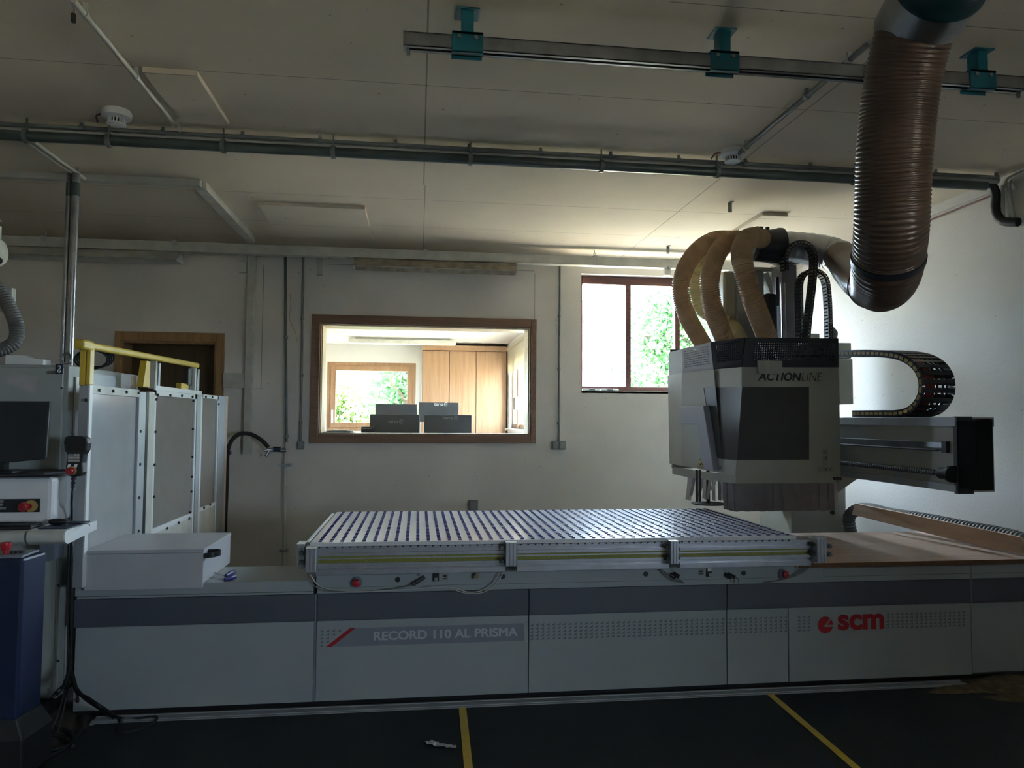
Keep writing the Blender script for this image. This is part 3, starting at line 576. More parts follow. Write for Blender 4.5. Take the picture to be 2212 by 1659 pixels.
# ================================================================== MACHINE BASE
bx = lambda px, py=1340: at(px, py, Y=D).x
Z_BOT = .04; Z_B0 = at(1400, 1322.0, Y=D).z; Z_B1 = at(684, 1283, Y=D).z; Z_L1 = at(448, 1258, Y=D).z; Z_TB = at(1750, 1226, Y=D).z
XA = bx(163); XB = bx(681); XC = bx(1142); XD = bx(1570); XE = bx(1703); XF = bx(2098); XG = XR-.06
t = thing('machine_bed', 'long white machine base with grey stripe and grey triangle pattern, under the blue-dotted table', 'machine base', ((XB+XE)/2, D, 0))
BASE = t
xs = [XA, XB, XC, XD, XE, XF, XG]
def frontp(name, m, x0, x1, z0, z1, y=D, th=.02, bev=.002, par=t): return MB().box(x0, x1, y, y+th, z0, z1).build(name, m, par, bevel=bev)
tri = {}
for i, (a, b) in enumerate(zip(xs, xs[1:])):
    g = .006 if i else .0; g2 = .0025
    pn = frontp('fascia_panel', 'panel', a+(.008 if i == 1 else g2), b-(.006 if i == 0 else g2), Z_BOT if i < 5 else Z_BOT+.01, Z_B0); tri[i] = pn
for i, (a, b) in enumerate(zip([XA-.008, XB, XC, XD, XF], [XB, XC, XD, XF, XG])):
    frontp('stripe_panel', 'grey', a+(.010 if i == 1 else .002), b-(.006 if i == 0 else .002), Z_B0+.003, Z_B1, D-.006, .026)
MB().box(XB-.004, XB+.006, D+.002, D+.012, Z_BOT, Z_B1).build('joint_strip', 'lgrey', t)
MB().box(XF-.002, XF+.004, D-.007, D+.012, Z_B0, Z_TB).build('joint_strip', 'lgrey', t)
# body behind the fascia
MB().box(XA+.02, XG, D+.03, 4.60, .0+.03, Z_B1).box(XB+.05, XG, 4.6, 5.35, .03, .60).build('body', 'grey', t)
MB().box(XA, XG, D+.06, D+.08, .0, .05).build('plinth', 'black', t)
# left worktop: lip in two steps, flat top
ZTL = Z_L1
MB().box(XA-.003, XB-.012, D-.012, D+.42, at(448, 1283, Y=D-.012).z, ZTL).build('left_top', 'panel', t, bevel=.004)
MB().box(XA+.004, XB-.012, D-.004, D+.30, Z_B1+.002, at(448, 1283, Y=D).z).build('lip', 'panel', t, bevel=.002)
# control face below the table
XT = bx(1778, 1240); zf0 = at(1100, 1261, Y=D-.01).z; zf1 = at(1100, 1226, Y=D-.01).z+.035
cf = MB().box(XB+.002, XT-.002, D-.010, D+.35, zf0, zf1-.005).build('control_face', 'panel', t, bevel=.002)
MB().box(XB+.006, XG, D-.004, D+.30, Z_B1+.002, zf0-.002).build('lip', 'panel', t)
MB().box(XT+.002, XG, D-.006, D+.8, zf0+.0, Z_TB-.004).build('right_top', 'panel', t, bevel=.002)
def fpt(px, py, o=0): return at(px, py, Y=D-.010-o)
# emergency stops, knobs, sockets on the control face
def estop(px, py, par, o=.0, tilt=(0, -1, 0)):
    p = fpt(px, py); d = Vector(tilt).normalized()
    b = MB().tube([p, p+d*.004, p+d*.010], [.030, .030, .026], 24).build('collar', 'lgrey', par, smooth=True)
    MB().cyl(p, p+d*.022, .013, 16).build('shaft', 'lgrey', b, smooth=True)
    MB().tube([p+d*.018, p+d*.022, p+d*.032, p+d*.036], [.017, .0205, .0205, .015], 24).build('red_button', 'red', b, smooth=True, label='red mushroom button')
    return b
estop(771, 1257, t); estop(1690, 1240, t, tilt=(.35, -1, .1))
for px, py in ((859, 1252), (1086, 1245), (1395, 1240), (1606, 1238)):
    p = fpt(px, py); MB().tube([p+Vector((0, -.0, 0)), p+Vector((0, -.003, 0))], .0145, 20).build('black_cap', 'black', t, smooth=True)
for px, py, w_, h_, m_ in ((942, 1243, .034, .062, 'black'), (1531, 1234, .030, .060, 'black')):
    p = fpt(px, py); k = MB().box(p.x-w_/2, p.x+w_/2, p.y-.012, p.y, p.z-h_/2, p.z+h_/2).build('switch_block', m_, t, bevel=.003)
    MB().tube([p+Vector((0, -.012, -.016)), p+Vector((0, -.026, -.016))], .010, 14).build('knob', 'steel', k, smooth=True)
    MB().box(p.x-.012, p.x+.012, p.y-.013, p.y-.012, p.z+.002, p.z+.026).build('display', 'white' if px > 1400 else 'screen', k)
for px, py, w_, h_ in ((961, 1246, .036, .036), (1514, 1236, .034, .034), (905, 1240, .024, .024)):
    p = fpt(px, py); k = MB().box(p.x-w_/2, p.x+w_/2, p.y-.002, p.y, p.z-h_/2, p.z+h_/2).build('label_plate', 'sticker', t)
    if w_ > .03: MB().box(p.x-.010, p.x+.010, p.y-.003, p.y-.002, p.z, p.z+.010).box(p.x-.012, p.x+.012, p.y-.003, p.y-.002, p.z-.012, p.z-.007).build('print', 'black', k)
p = fpt(1027, 1243); k = MB().box(p.x-.022, p.x+.022, p.y-.003, p.y, p.z-.018, p.z+.018).build('valve_plate', 'sticker', t)
MB().cyl(p, p+Vector((0, -.03, 0)), .011, 12).cyl(p+Vector((0, -.02, -.004)), p+Vector((0, -.02, .028)), .006, 10).build('valve', 'copper', k, smooth=True)
text('1', 'numeral', 'black', fpt(953, 1230, .001), .018, t); text('2', 'numeral', 'black', fpt(1519, 1224, .001), .018, t); text('A', 'numeral', 'black', fpt(901, 1244, .0035), .022, t)
text('A', 'numeral', 'lgrey', fpt(1563, 1233, .001), .020, t); text('B', 'numeral', 'lgrey', fpt(1450, 1234, .001), .020, t)
# plugs with cables
def plug(px, py, dx, dz, par=t):
    p = fpt(px, py); q = p+Vector((dx, -.02, dz)); k = MB().beam(p, q, .018, .022).build('plug', 'black', par, bevel=.003); return q
for px, py in ((909, 1250), (902, 1254)): plug(px+8, py-4, -.05, -.028)
for px, py in ((1462, 1241), (1455, 1243)): plug(px-8, py-3, .03, -.018)
for px, py in ((1570, 1242), (1577, 1242)): plug(px-6, py-3, .04, -.02)
def cable(pts, r, m, name='cable', par=t, off=.02):
    P = [fpt(*(p if len(p) == 2 else p[:2]), (p[2] if len(p) == 3 else off)) for p in pts]
    return MB().tube(curve(P, 6), r, 8).build(name, m, par, smooth=True)
cable([(664, 1238), (670, 1252), (682, 1268), (700, 1276), (760, 1278), (830, 1274), (870, 1268), (895, 1262)], .0028, 'hoseg')
cable([(668, 1238), (676, 1250), (688, 1264), (720, 1274), (800, 1277), (920, 1270), (935, 1268), (980, 1270), (1010, 1279), (1040, 1276), (1065, 1260), (1078, 1238), (1082, 1222)], .0035, 'conduitl')
cable([(1088, 1222), (1086, 1238), (1070, 1262), (1045, 1279), (1010, 1282), (975, 1272)], .003, 'conduitl')
cable([(1417, 1205), (1420, 1220), (1435, 1240), (1455, 1253), (1474, 1258)], .003, 'hoseg'); cable([(1424, 1203), (1422, 1222), (1440, 1238), (1462, 1248), (1478, 1260)], .003, 'hoseg')
cable([(1578, 1246), (1586, 1253), (1584, 1260)], .003, 'hoseg'); cable([(1584, 1244), (1594, 1250), (1596, 1260)], .003, 'hoseg')
cable([(1760, 1196), (1745, 1218), (1722, 1238), (1690, 1252), (1650, 1258)], .003, 'hoseg'); cable([(1764, 1198), (1756, 1216), (1735, 1236), (1700, 1250), (1662, 1258)], .003, 'hoseg')
# printed bands
def para(px0, py0, px1, py1): return fpt(px0, py0), fpt(px1, py1)
yb = D-.0012
a = at(703, 1398, Y=yb); b = at(1132, 1384, Y=yb); c2 = at(1132, 1346, Y=yb); d2 = at(768, 1357, Y=yb)
zl_, zh_ = (a.z+b.z)/2, (c2.z+d2.z)/2
MB().slab([(a.x+.015, yb, zl_), (b.x, yb, zl_), (b.x, yb, zh_), (d2.x, yb, zh_)], (0, .001, 0)).build('name_band', 'lgrey', tri[1])
MB().slab([(a.x, yb-.0005, zl_), (a.x+.032, yb-.0005, zl_), (d2.x, yb-.0005, zh_), (d2.x-.032, yb-.0005, zh_)], (0, .001, 0)).build('red_stroke', 'redp', tri[1])
lw = at(1118, 1372, Y=yb).x - at(807, 1380, Y=yb).x
def fit_text(s, name, m, x0, z, wid, hgt, par, y, bold=0, **k):
    o = text(s, name, m, (x0, y, z), 1, par, **k)
    if bold:
        V = [v.co.copy() for v in o.data.vertices]; F = [tuple(p.vertices) for p in o.data.polygons]; n0 = len(V); nv, nf = [], []
        for i_, (dx, dy) in enumerate(((0, 0), (bold, 0), (-bold, 0), (0, bold*.7), (0, -bold*.7))):
            nv += [(v.x+dx, v.y+dy, v.z+i_*.0001) for v in V]; nf += [tuple(q+n0*i_ for q in f) for f in F]
        m2 = bpy.data.meshes.new(name); m2.from_pydata(nv, [], nf); m2.materials.append(M[m]); o.data = m2
    vs = [v.co for v in o.data.vertices]; w = max(v.x for v in vs)-min(v.x for v in vs); h = max(v.y for v in vs)-min(v.y for v in vs)
    mn = min(v.x for v in vs); my = min(v.y for v in vs); o.scale = (wid/w, hgt/h, 1); o.location.x -= mn*wid/w; o.location.z -= my*hgt/h; return o
hh = (zh_-zl_)
fit_text('RECORD 110 AL PRISMA', 'lettering', 'pale', at(807, 1380, Y=yb).x, zl_+hh*.28, lw, hh*.50, tri[1], yb-.0012, offset=0, bold=.028)
def triangles(px0, px1, par, step=11.25, rows=5, cut=None, z0=zl_, zs=None):
    x0 = at(px0, 1370, Y=yb).x; x1 = at(px1, 1370, Y=yb).x; st = .0318; m = MB(); n = int((x1-x0)/st+.5); zs = (zh_-zl_)/5
    for i in range(n):
        for r in range(rows):
            x = x0+i*st; z = zl_+r*zs+.003
            if cut and x+.03 > cut(z): continue
            m.slab([(x, yb, z), (x+.021, yb, z), (x+.021, yb, z+.015), (x+.014, yb, z+.009)], (0, .001, 0))
    return m.build('triangle_pattern', 'triangle', par)
triangles(690, 770, tri[1], cut=lambda z: a.x+.0+(d2.x-.032-a.x)*(z-zl_)/(zh_-zl_))
triangles(1144, 1567, tri[2]); triangles(1573, 1701, tri[3]); triangles(1722, 1757, tri[4]); triangles(1914, 2092, tri[4])
# maker's sign: red disc with a cut-out wedge and three letters
pc = at(1783, 1350, Y=yb); R0 = at(1783, 1332, Y=yb).z-pc.z; m = MB(); n = 44
pts = [(pc.x+R0*math.cos(q), yb, pc.z+R0*math.sin(q)) for q in [math.radians(50+(346-50)*k/n) for k in range(n+1)]]
for p_, q_ in zip(pts, pts[1:]): m.slab([(pc.x-R0*.25, yb, pc.z-R0*.24), p_, q_], (0, .001, 0))
m.slab([(pc.x+R0*.2, yb, pc.z)]+[(pc.x+R0*math.cos(math.radians(q)), yb, pc.z+R0*math.sin(math.radians(q))) for q in (0, 10, 20, 30, 40)], (0, .001, 0))
m.build('emblem', 'redp', tri[4])
p0 = at(1810, 1362, Y=yb)

fit_text('scm', 'logo', 'redp', p0.x, p0.z, at(1910, 1360, Y=yb).x-p0.x, at(1860, 1329, Y=yb).z-at(1860, 1363, Y=yb).z, tri[4], yb-.001, offset=.035)

# ================================================================== VACUUM TABLE
T0 = at(664, 1180, Y=4.06); ZT = at(917.6, 1168.8, Y=4.06).z
X0 = at(663, 1180, Z=ZT).x; X1 = at(1749.5, 1166.5, Z=ZT).x; Y0 = 4.055; Y1 = at(918.7, 1104, Z=ZT).y
t = thing('vacuum_table', 'flat laminate-topped machine table covered in rows of small blue plugs', 'machine table', ((X0+X1)/2, 4.8, .6)); TB = t
MB().box(X0, X1, Y0, Y1, ZT-.022, ZT).build('top', 'ltile', t, bevel=.002)
MB().box(X0-.03, X0-.012, Y0+.06, Y1-.05, ZT-.09, ZT-.004).build('edge_rail', 'white', t, bevel=.002)
nx = 47; ny = 24; sx = (X1-X0-.09)/(nx-1); sy = (Y1-Y0-.075)/(ny-1)
px0 = X0+.05; py0 = Y0+.035
pm = None; rest = MB()
def plugmesh(mb, x, y): mb.box(x-.009, x+.009, y-.0075, y+.0075, ZT, ZT+.006)
for j in range(ny):
    for i in range(nx):
        x, y = px0+i*sx, py0+j*sy
        if j*nx+i < 100:
            if pm is None:
                k = MB(); plugmesh(k, x, y); pm = k.build('blue_plug', 'blueplug', t)
            else:
                q = pm.copy(); C.objects.link(q); q.location = (x-px0, y-py0, 0)
        else: plugmesh(rest, x, y)
tag(rest.build('blue_plugs', 'blueplug', t), None, None, kind='stuff')
# front beam: long aluminium extrusions with yellow scale tape
za1 = ZT-.024; hB = .155
px = [at(q, 1200, Y=Y0).x for q in (683, 1092, 1448, 1757)]
segs = [(at(683, 1200, Y=Y0).x, at(1092, 1200, Y=Y0).x), (at(1117, 1200, Y=Y0).x, at(1446, 1200, Y=Y0).x), (at(1469, 1200, Y=Y0).x, at(1752, 1200, Y=Y0).x)]
for a_, b_ in segs:
    m = MB(); m.box(a_, b_, Y0+.020, Y0+.14, za1-hB, za1)
    for zo, h_, yo in ((0, .012, .004), (-.028, .006, .006), (-.040, .014, .006), (-.092, .016, .006), (-.112, .006, .010), (-.150, .032, .002)):
        m.box(a_, b_, Y0+yo, Y0+.022, za1+zo-(.0 if h_ < .03 else 0)-(.012 if h_ < .03 else 0), za1+zo+(h_-.012 if h_ < .03 else h_-.004))
    rl = m.build('front_rail', 'alu', t, bevel=.0012)
    for zo in (-.052, -.078):
        MB().box(a_+.004, b_-.004, Y0+.0185, Y0+.0202, za1+zo-.010, za1+zo+.008).build('scale_tape', 'ytape', rl)
        tk = MB(); q = a_+.02
        while q < b_-.02: tk.box(q, q+.004, Y0+.0178, Y0+.0186, za1+zo-.004, za1+zo+.002); q += .016
        tk.build('scale_marks', 'pipe', rl)
rk = MB(); q = X0+.05
while q < X1-.02: rk.add([(q-.008, Y0-.001, ZT-.022), (q+.008, Y0-.001, ZT-.022), (q, Y0-.001, ZT-.032), (q-.008, Y0+.004, ZT-.022), (q+.008, Y0+.004, ZT-.022), (q, Y0+.004, ZT-.032)], [(0, 2, 1), (3, 4, 5), (0, 1, 4, 3), (1, 2, 5, 4), (2, 0, 3, 5)]); q += .0405
rk.build('locating_teeth', 'black', t)
def post(x0, x1, y0=3.985, zt=None, zb=None, m='alu'):
    zt = zt or ZT-.012; zb = zb or zt-.20; w = x1-x0
    k = MB().box(x0, x1, y0+.004, y0+.10, zb, zt)
    for q in (0, .36, .70): k.box(x0+w*q, x0+w*(q+.26), y0, y0+.005, zb, zt)
    o = k.build('aluminium_post', m, t, bevel=.0015); MB().box(x0-.001, x1+.001, y0-.001, y0+.10, zt, zt+.003).build('end_cap', 'white', o); return o
a_, b_ = at(660, 1200, Y=3.985), at(683, 1200, Y=3.985); post(a_.x, b_.x, zt=at(672, 1185, Y=3.985).z, zb=at(672, 1237, Y=3.985).z)
a_, b_ = at(641, 1200, Y=4.05), at(657, 1200, Y=4.05); post(a_.x, b_.x, 4.05, at(650, 1176, Y=4.05).z, at(650, 1229, Y=4.05).z)
a_, b_ = at(1093, 1200, Y=4.0), at(1116, 1200, Y=4.0); post(a_.x, b_.x, 4.0, at(1104, 1173, Y=4.0).z, at(1104, 1224, Y=4.0).z)
a_, b_ = at(1449, 1200, Y=4.0), at(1467, 1200, Y=4.0); post(a_.x, b_.x, 4.0, at(1458, 1170, Y=4.0).z, at(1458, 1219, Y=4.0).z)
a_, b_ = at(1766, 1200, Y=4.0), at(1787, 1200, Y=4.0); post(a_.x, b_.x, 4.0, at(1776, 1163, Y=4.0).z, at(1776, 1215, Y=4.0).z)
for px_, py_ in ((1441, 1180), (1441, 1205), (1757, 1175), (1757, 1196), (1085, 1182), (1085, 1212), (1791, 1180), (1791, 1198), (652, 1195), (652, 1215)):
    p = at(px_, py_, Y=4.04); MB().cyl((p.x, 4.02, p.z), (p.x, 4.09, p.z), .009, 12).box(p.x-.014, p.x+.014, 4.04, 4.09, p.z-.012, p.z+.012).build('clamp_bolt', 'pipe', t)
# support frame under the table
m = MB()
for x in (X0+.25, (X0+X1)/2, X1-.3): m.box(x-.04, x+.04, Y0+.18, Y1-.05, ZT-.10, ZT-.022)
for y in (Y0+.3, Y1-.15): m.box(X0+.02, X1-.02, y-.04, y+.04, ZT-.10, ZT-.022)
for x in (X0+.4, X1-.4): m.box(x-.05, x+.05, 5.0, 5.1, .602, ZT-.1)
m.build('support_frame', 'alud', t)

# chipboard panel and strip on the right part of the base
zt_ = at(1780, 1216, Y=D-.03).z; zb_ = at(1780, 1226, Y=D-.03).z
xa_ = at(1778, 1220, Y=D-.03).x; yc = at(2000, 1147.5, Z=zt_).y
t = thing('chipboard_sheet', 'large brown chipboard sheet lying flat on the right end of the machine base', 'board', (3, 4.5, zt_))
MB().slab([(X1+.06, D-.03, zb_), (XR-.05, D-.03, zb_), (XR-.05, yc, zb_), (X1+.06, yc, zb_)], (0, 0, zt_-zb_)).build('sheet', 'mdf', t); MB().box(X1+.07, XR-.06, D-.0315, D-.0302, zb_+.001, zt_-.001).build('cut_edge', 'mdfe', t)
def pxz(x, y, Z): return at(x, y, Z=Z)
# long board standing on edge at the far right
p0 = at(1840, 1112, Y=5.6); p1 = at(2207, 1195, Y=4.15)
q0 = at(1846, 1087, Y=5.6); q1 = at(2202, 1160, Y=4.15); dn = (p1-p0).cross(Vector((0, 0, 1))).normalized()*-.025
t = thing('long_board', 'long pale wooden board standing on its edge behind the chipboard sheet', 'board', (p0+p1)/2)
MB().slab([p0, at(2120, 1181, Y=4.45), p1, at(2212, 1172, Y=4.13), q1, q0], -dn if dn.y < 0 else dn).build('board', 'ply', t, bevel=.002)
hp = [at(x, y, Y=Y_) for x, y, Y_ in ((1838, 1150, 5.90), (1834, 1118, 5.90), (1850, 1102, 5.82), (1880, 1100, 5.65), (1920, 1110, 5.42), (2000, 1123, 5.06), (2090, 1141, 4.70), (2150, 1152, 4.48), (2212, 1168, 4.26), (2232, 1185, 4.2))]
t = thing('ribbed_hose', 'grey-green ribbed hose lying behind the long pale board', 'hose', hp[4]); ribbed(hp, .052, .03, .12, 18, 12).build('hose', 'hoseg', t, smooth=True)

# ================================================================== WHITE BOX ON THE LEFT TOP
yb_ = D-.045; L0 = at(184, 1195, Y=yb_); R1 = at(439.5, 1188, Y=yb_); ztop = (at(184, 1189.5, Y=yb_).z+at(439, 1186, Y=yb_).z)/2
ybk = at(380, 1151.5, Z=ztop).y; zbot = at(310, 1273, Y=yb_).z
t = thing('cover_box', 'white laminated box with a black strap handle lying on the left end of the machine', 'box', ((L0.x+R1.x)/2, yb_+.25, ZTL))
MB().box(L0.x-.002, R1.x+.003, yb_-.004, ybk, ztop-.018, ztop).build('lid', 'lav', t, bevel=.0015)
MB().box(L0.x, R1.x, yb_, yb_+.018, zbot, ztop-.020).build('front_board', 'lav', t, bevel=.0015)
MB().box(R1.x-.018, R1.x, yb_+.019, ybk-.004, ZTL+.002, ztop-.020).build('side_board', 'lav', t, bevel=.0015)
MB().box(L0.x, L0.x+.018, yb_+.019, ybk-.004, ZTL+.002, ztop-.020).build('side_board', 'lav', t, bevel=.0015)
MB().box(L0.x+.02, R1.x-.02, ybk-.024, ybk-.006, ZTL+.002, ztop-.020).build('back_board', 'lav', t, bevel=.0015)
p = at(443, 1196, X=R1.x)
pts = curve([(R1.x, p.y-.03, p.z-.006), (R1.x+.05, p.y-.02, p.z-.004), (R1.x+.075, p.y+.02, p.z), (R1.x+.05, p.y+.055, p.z+.002), (R1.x, p.y+.06, p.z)], 6)
st = MB()
for u_, v_ in zip(pts, pts[1:]): st.beam(u_, v_+(v_-u_)*.1, .005, .026)
st.build('strap_handle', 'black', t)
for i, (xa, ya, xb, yb2, lab) in enumerate(((487, 1244, 509, 1233, 'blue-handled screwdriver, the farther of two, half under the white box'), (484, 1253, 511, 1245, 'blue-handled screwdriver, the nearer of two, half under the white box'))):
    a = at(xa, ya, Z=ZTL+.014); b = at(xb, yb2, Z=ZTL+.014); d_ = (b-a).normalized(); a0 = at(462 if i == 0 else 453, 1237 if i == 0 else 1248, Z=ZTL+.014)
    t = thing('screwdriver', lab, 'screwdriver', (a+b)/2, 'screwdrivers beside the white box'); L = (b-a).length
    MB().tube([a+(b-a)*q for q in (0, .06, .14, .3, .6, .9, 1)], [.008, .011, .009, .013, .014, .011, .005], 12).build('handle', 'blueplug', t, smooth=True)
    MB().cyl(a0, a, .0035, 8).build('shaft', 'steel', t, smooth=True)
# ================================================================== MOVING GANTRY WITH MACHINE HEAD
YH = 5.0
t = thing('machine_gantry', 'moving machine gantry with white windowed head, dark perforated crown and projecting beam', 'machine head', (2.8, 5.4, ZT)); G = t
F1t, F2t, F3t, F4t = at(1812.7, 794, Y=YH), at(1601.8, 793, Y=YH), at(1542, 798, Y=YH+.25), at(1472.5, 806, Y=YH+.62)
F1b, F2b, F3b, F4b = at(1814.5, 1029, Y=YH), at(1588.5, 1028, Y=YH), at(1563, 1023, Y=YH+.14), at(1473, 1006, Y=YH+.66)
def quad(mb, a, b, c, d, off): return mb.slab([a, b, c, d], off)
CEN = Vector((2.65, 5.55, 0))
def nrm(a, b, d):
    n = (b-a).cross(d-a).normalized()
    return n if n.dot(CEN-Vector((a.x, a.y, 0))) > 0 else -n     # points into the housing
fac = {'front': (F2b, F1b, F1t, F2t), 'corner': (F3b, F2b, F2t, F3t), 'side': (F4b, F3b, F3t, F4t)}
def loc_on(facet, x, y, lift=0):
    """point seen at pixel on a facet plane"""
    a, b, c, d = fac[facet]; n = nrm(a, b, d); v = FW*FPX + RT*(x-1106) - UP*(y-829.5)
    tt = (a-n*lift-EYE).dot(n)/v.dot(n); return EYE+v*tt
win = {'front': [(1591, 994), (1748.5, 993), (1747.7, 836), (1601.8, 836)], 'corner': [(1558.8, 991.8), (1591, 994), (1601.8, 836), (1544.8, 837)], 'side': [(1540.8, 988), (1558.8, 991.8), (1544.8, 837), (1519.6, 838)]}
fpx = {'front': [(1588.5, 1028), (1814.5, 1029), (1812.7, 794), (1601.8, 793)], 'corner': [(1563, 1023), (1588.5, 1028), (1601.8, 793), (1542, 798)], 'side': [(1473, 1006), (1563, 1023), (1542, 798), (1472.5, 806)]}
hood = MB(); pane = {}
for k in fac:
    o_ = [loc_on(k, *p) for p in fpx[k]]; w_ = [loc_on(k, *p) for p in win[k]]; n = nrm(o_[0], o_[1], o_[3])*.012
    for i in range(4):
        j = (i+1) % 4
        if (k == 'front' and i == 3) or (k == 'side' and i == 1) or (k == 'corner' and i in (1, 3)): continue   # the window runs round the corners
        hood.slab([o_[i], o_[j], w_[j], w_[i]], n)
    pane[k] = MB().slab([p+n*.3 for p in w_], n*.4)
back = YH+.95; XRt = F1t.x; zt1 = F1t.z; zb1 = F1b.z
hood.box(XRt-.012, XRt, YH+.002, back, zb1, zt1)
hood.slab([F4b, F4t, Vector((F4t.x, back, F4t.z)), Vector((F4b.x, back, F4b.z))], (.012, 0, 0))
H = hood.build('hood', 'cream', t)
for k, m in pane.items(): m.build('window', 'smoke', H)
MB().box(F4t.x+.03, XRt-.02, back-.02, back, zb1, zt1).build('rear_plate', 'cream', t)
MB().slab([Vector((F4t.x+.03, F4t.y, zt1-.03)), Vector((F3t.x+.03, F3t.y+.04, zt1-.03)), Vector((F2t.x+.02, F2t.y+.04, zt1-.03)), Vector((XRt-.03, YH+.04, zt1-.03)), Vector((XRt-.03, back-.03, zt1-.03)), Vector((F4t.x+.03, back-.03, zt1-.03))], (0, 0, .012)).build('top_plate', 'navy', t)
# tool spindle block seen dimly inside
MB().box(2.45, 2.75, YH+.35, YH+.65, zb1+.1, zt1-.1).cyl((2.55, YH+.5, zb1-.1), (2.55, YH+.5, zb1+.15), .07).build('spindle', 'alud', t, bevel=.01)
# crown of perforated sheet
K = [at(1474.5, 753.5, Y=YH+.62), at(1535.5, 739, Y=YH+.25), at(1610, 729, Y=YH), at(1809, 731, Y=YH)]
Kb = [at(1476, 806, Y=YH+.62), at(1542, 798, Y=YH+.25), at(1602, 793, Y=YH), at(1809, 793, Y=YH)]
def perf(a, b, at_, bt, u0, u1, v0, v1, nu, nv, name, m):
    """sheet a-b (bottom) to at_-bt (top) with a field of square holes"""
    f = lambda u, v: (a*(1-u)+b*u)*(1-v) + (at_*(1-u)+bt*u)*v
    n = (b-a).cross(at_-a).normalized()*.004; mb = MB()
    def pc(ua, ub, va, vb): mb.slab([f(ua, va), f(ub, va), f(ub, vb), f(ua, vb)], n)
    pc(0, 1, 0, v0); pc(0, 1, v1, 1); pc(0, u0, v0, v1); pc(u1, 1, v0, v1)
    du = (u1-u0)/nu; dv = (v1-v0)/nv
    for i in range(nu): pc(u0+du*i, u0+du*(i+.58), v0, v1)
    for j in range(nv): pc(u0, u1, v0+dv*j, v0+dv*(j+.58))
    return mb.build(name, m, t)
perf(Kb[2], Kb[3], K[2], K[3], .10, .97, .20, .82, 36, 8, 'perforated_sheet', 'navy')
perf(Kb[1], Kb[2], K[1], K[2], .12, .95, .22, .84, 13, 8, 'perforated_sheet', 'navy')
perf(Kb[0], Kb[1], K[0], K[1], .05, .90, .16, .88, 18, 8, 'perforated_sheet', 'handle')
br = Vector((XRt, back, 0))
MB().box(XRt-.008, XRt, YH+.004, back, zt1+.002, K[3].z).build('crown_side_plate', 'navy', t)
MB().slab([K[0], Kb[0], Vector((Kb[0].x, back, Kb[0].z)), Vector((K[0].x, back, K[0].z))], (.004, 0, 0)).build('crown_side_plate', 'navy', t)
MB().box(K[0].x+.01, XRt-.012, back-.01, back-.004, zt1+.002, K[3].z-.01).build('crown_rear_plate', 'navy', t)
# small cover on the crown edge
a = at(1639.5, 778.5, Y=YH-.035); b = at(1692, 808, Y=YH-.035); xm = at(1660.5, 790, Y=YH-.035).x
MB().slab([(a.x, YH-.0, b.z), (a.x, YH-.03, b.z), (xm, YH-.04, b.z), (b.x, YH-.025, b.z), (b.x, YH-.0, b.z)], (0, 0, a.z-b.z)).build('latch_cover', 'cream', t, bevel=.002)
# lettering and stickers
pA = at(1637, 822, Y=YH-.002); wA = at(1731, 822, Y=YH).x-pA.x; hA = at(1700, 804.5, Y=YH).z-at(1700, 822.5, Y=YH).z
fit_text('ACTION', 'lettering', 'black', pA.x, pA.z, wA, hA, H, YH-.003, shear=.22, offset=.03)
pB = at(1731.5, 822.5, Y=YH-.002); fit_text('LINE', 'lettering', 'black', pB.x, pB.z, at(1776, 822, Y=YH).x-pB.x, hA, H, YH-.003, shear=.22, offset=-.022)
for px_, py_, s_ in ((1783, 977, '+'), (1783.5, 990, 'Z'), (1783, 1002, '-'), (1772, 1014, '-'), (1783.5, 1014, 'X'), (1794, 1014, '+')):
    p = at(px_, py_, Y=YH-.002); k = MB().box(p.x-.019, p.x+.019, YH-.002, YH, p.z-.019, p.z+.019).build('axis_sticker', 'sticker', H)
    text(s_, 'print', 'black', (p.x-.010, YH-.003, p.z-.011), .032, k)
for px_ in (1546, 1551, 1556):
    p = loc_on('side', px_, 1009.5, .002); n_ = nrm(*[fac['side'][i] for i in (0, 1, 3)]); ux = (F3b-F4b).normalized(); uz = Vector((0, 0, 1))
    k = MB().slab([p+ux*(.013*a_)+uz*(.018*b_) for a_, b_ in ((-1, -1), (1, -1), (1, 1), (-1, 1))], n_*.001).build('axis_sticker', 'sticker', H)
    MB().slab([p-n_*.001+ux*(.004*a_)+uz*(.008*b_) for a_, b_ in ((-1, -1), (1, -1), (1, 1), (-1, 1))], n_*.001).build('print', 'black', k)
ux = (F3b-F4b).normalized(); p = loc_on('side', 1513, 1003, .002)
k = MB().slab([p+ux*-.038+uz*-.022, p+ux*.038+uz*-.022, p+uz*.046], n_*.001).build('warning_triangle', 'black', H)
p2 = p-n_*.0012; MB().slab([p2+ux*-.030+uz*-.017, p2+ux*.030+uz*-.017, p2+uz*.036], n_*.001).build('yellow_field', 'yellow', k)
p3 = p2-n_*.0012; MB().slab([p3+ux*(.010*math.cos(q))+uz*(.010*math.sin(q)) for q in [i*PI/5 for i in range(10)]], n_*.001).beam(p3+ux*-.004, p3+ux*.020, .004, .004).build('symbol', 'black', k)
# raised angled handle moulding on the left side
hm = [(1467.5, 878.5), (1519, 876.5), (1541, 1017), (1520, 1015.5), (1505.5, 916.5), (1467.5, 915)]
MB().slab([loc_on('side', x, y, .055) for x, y in hm], n_*.055).build('side_moulding', 'handle', H, bevel=.004)
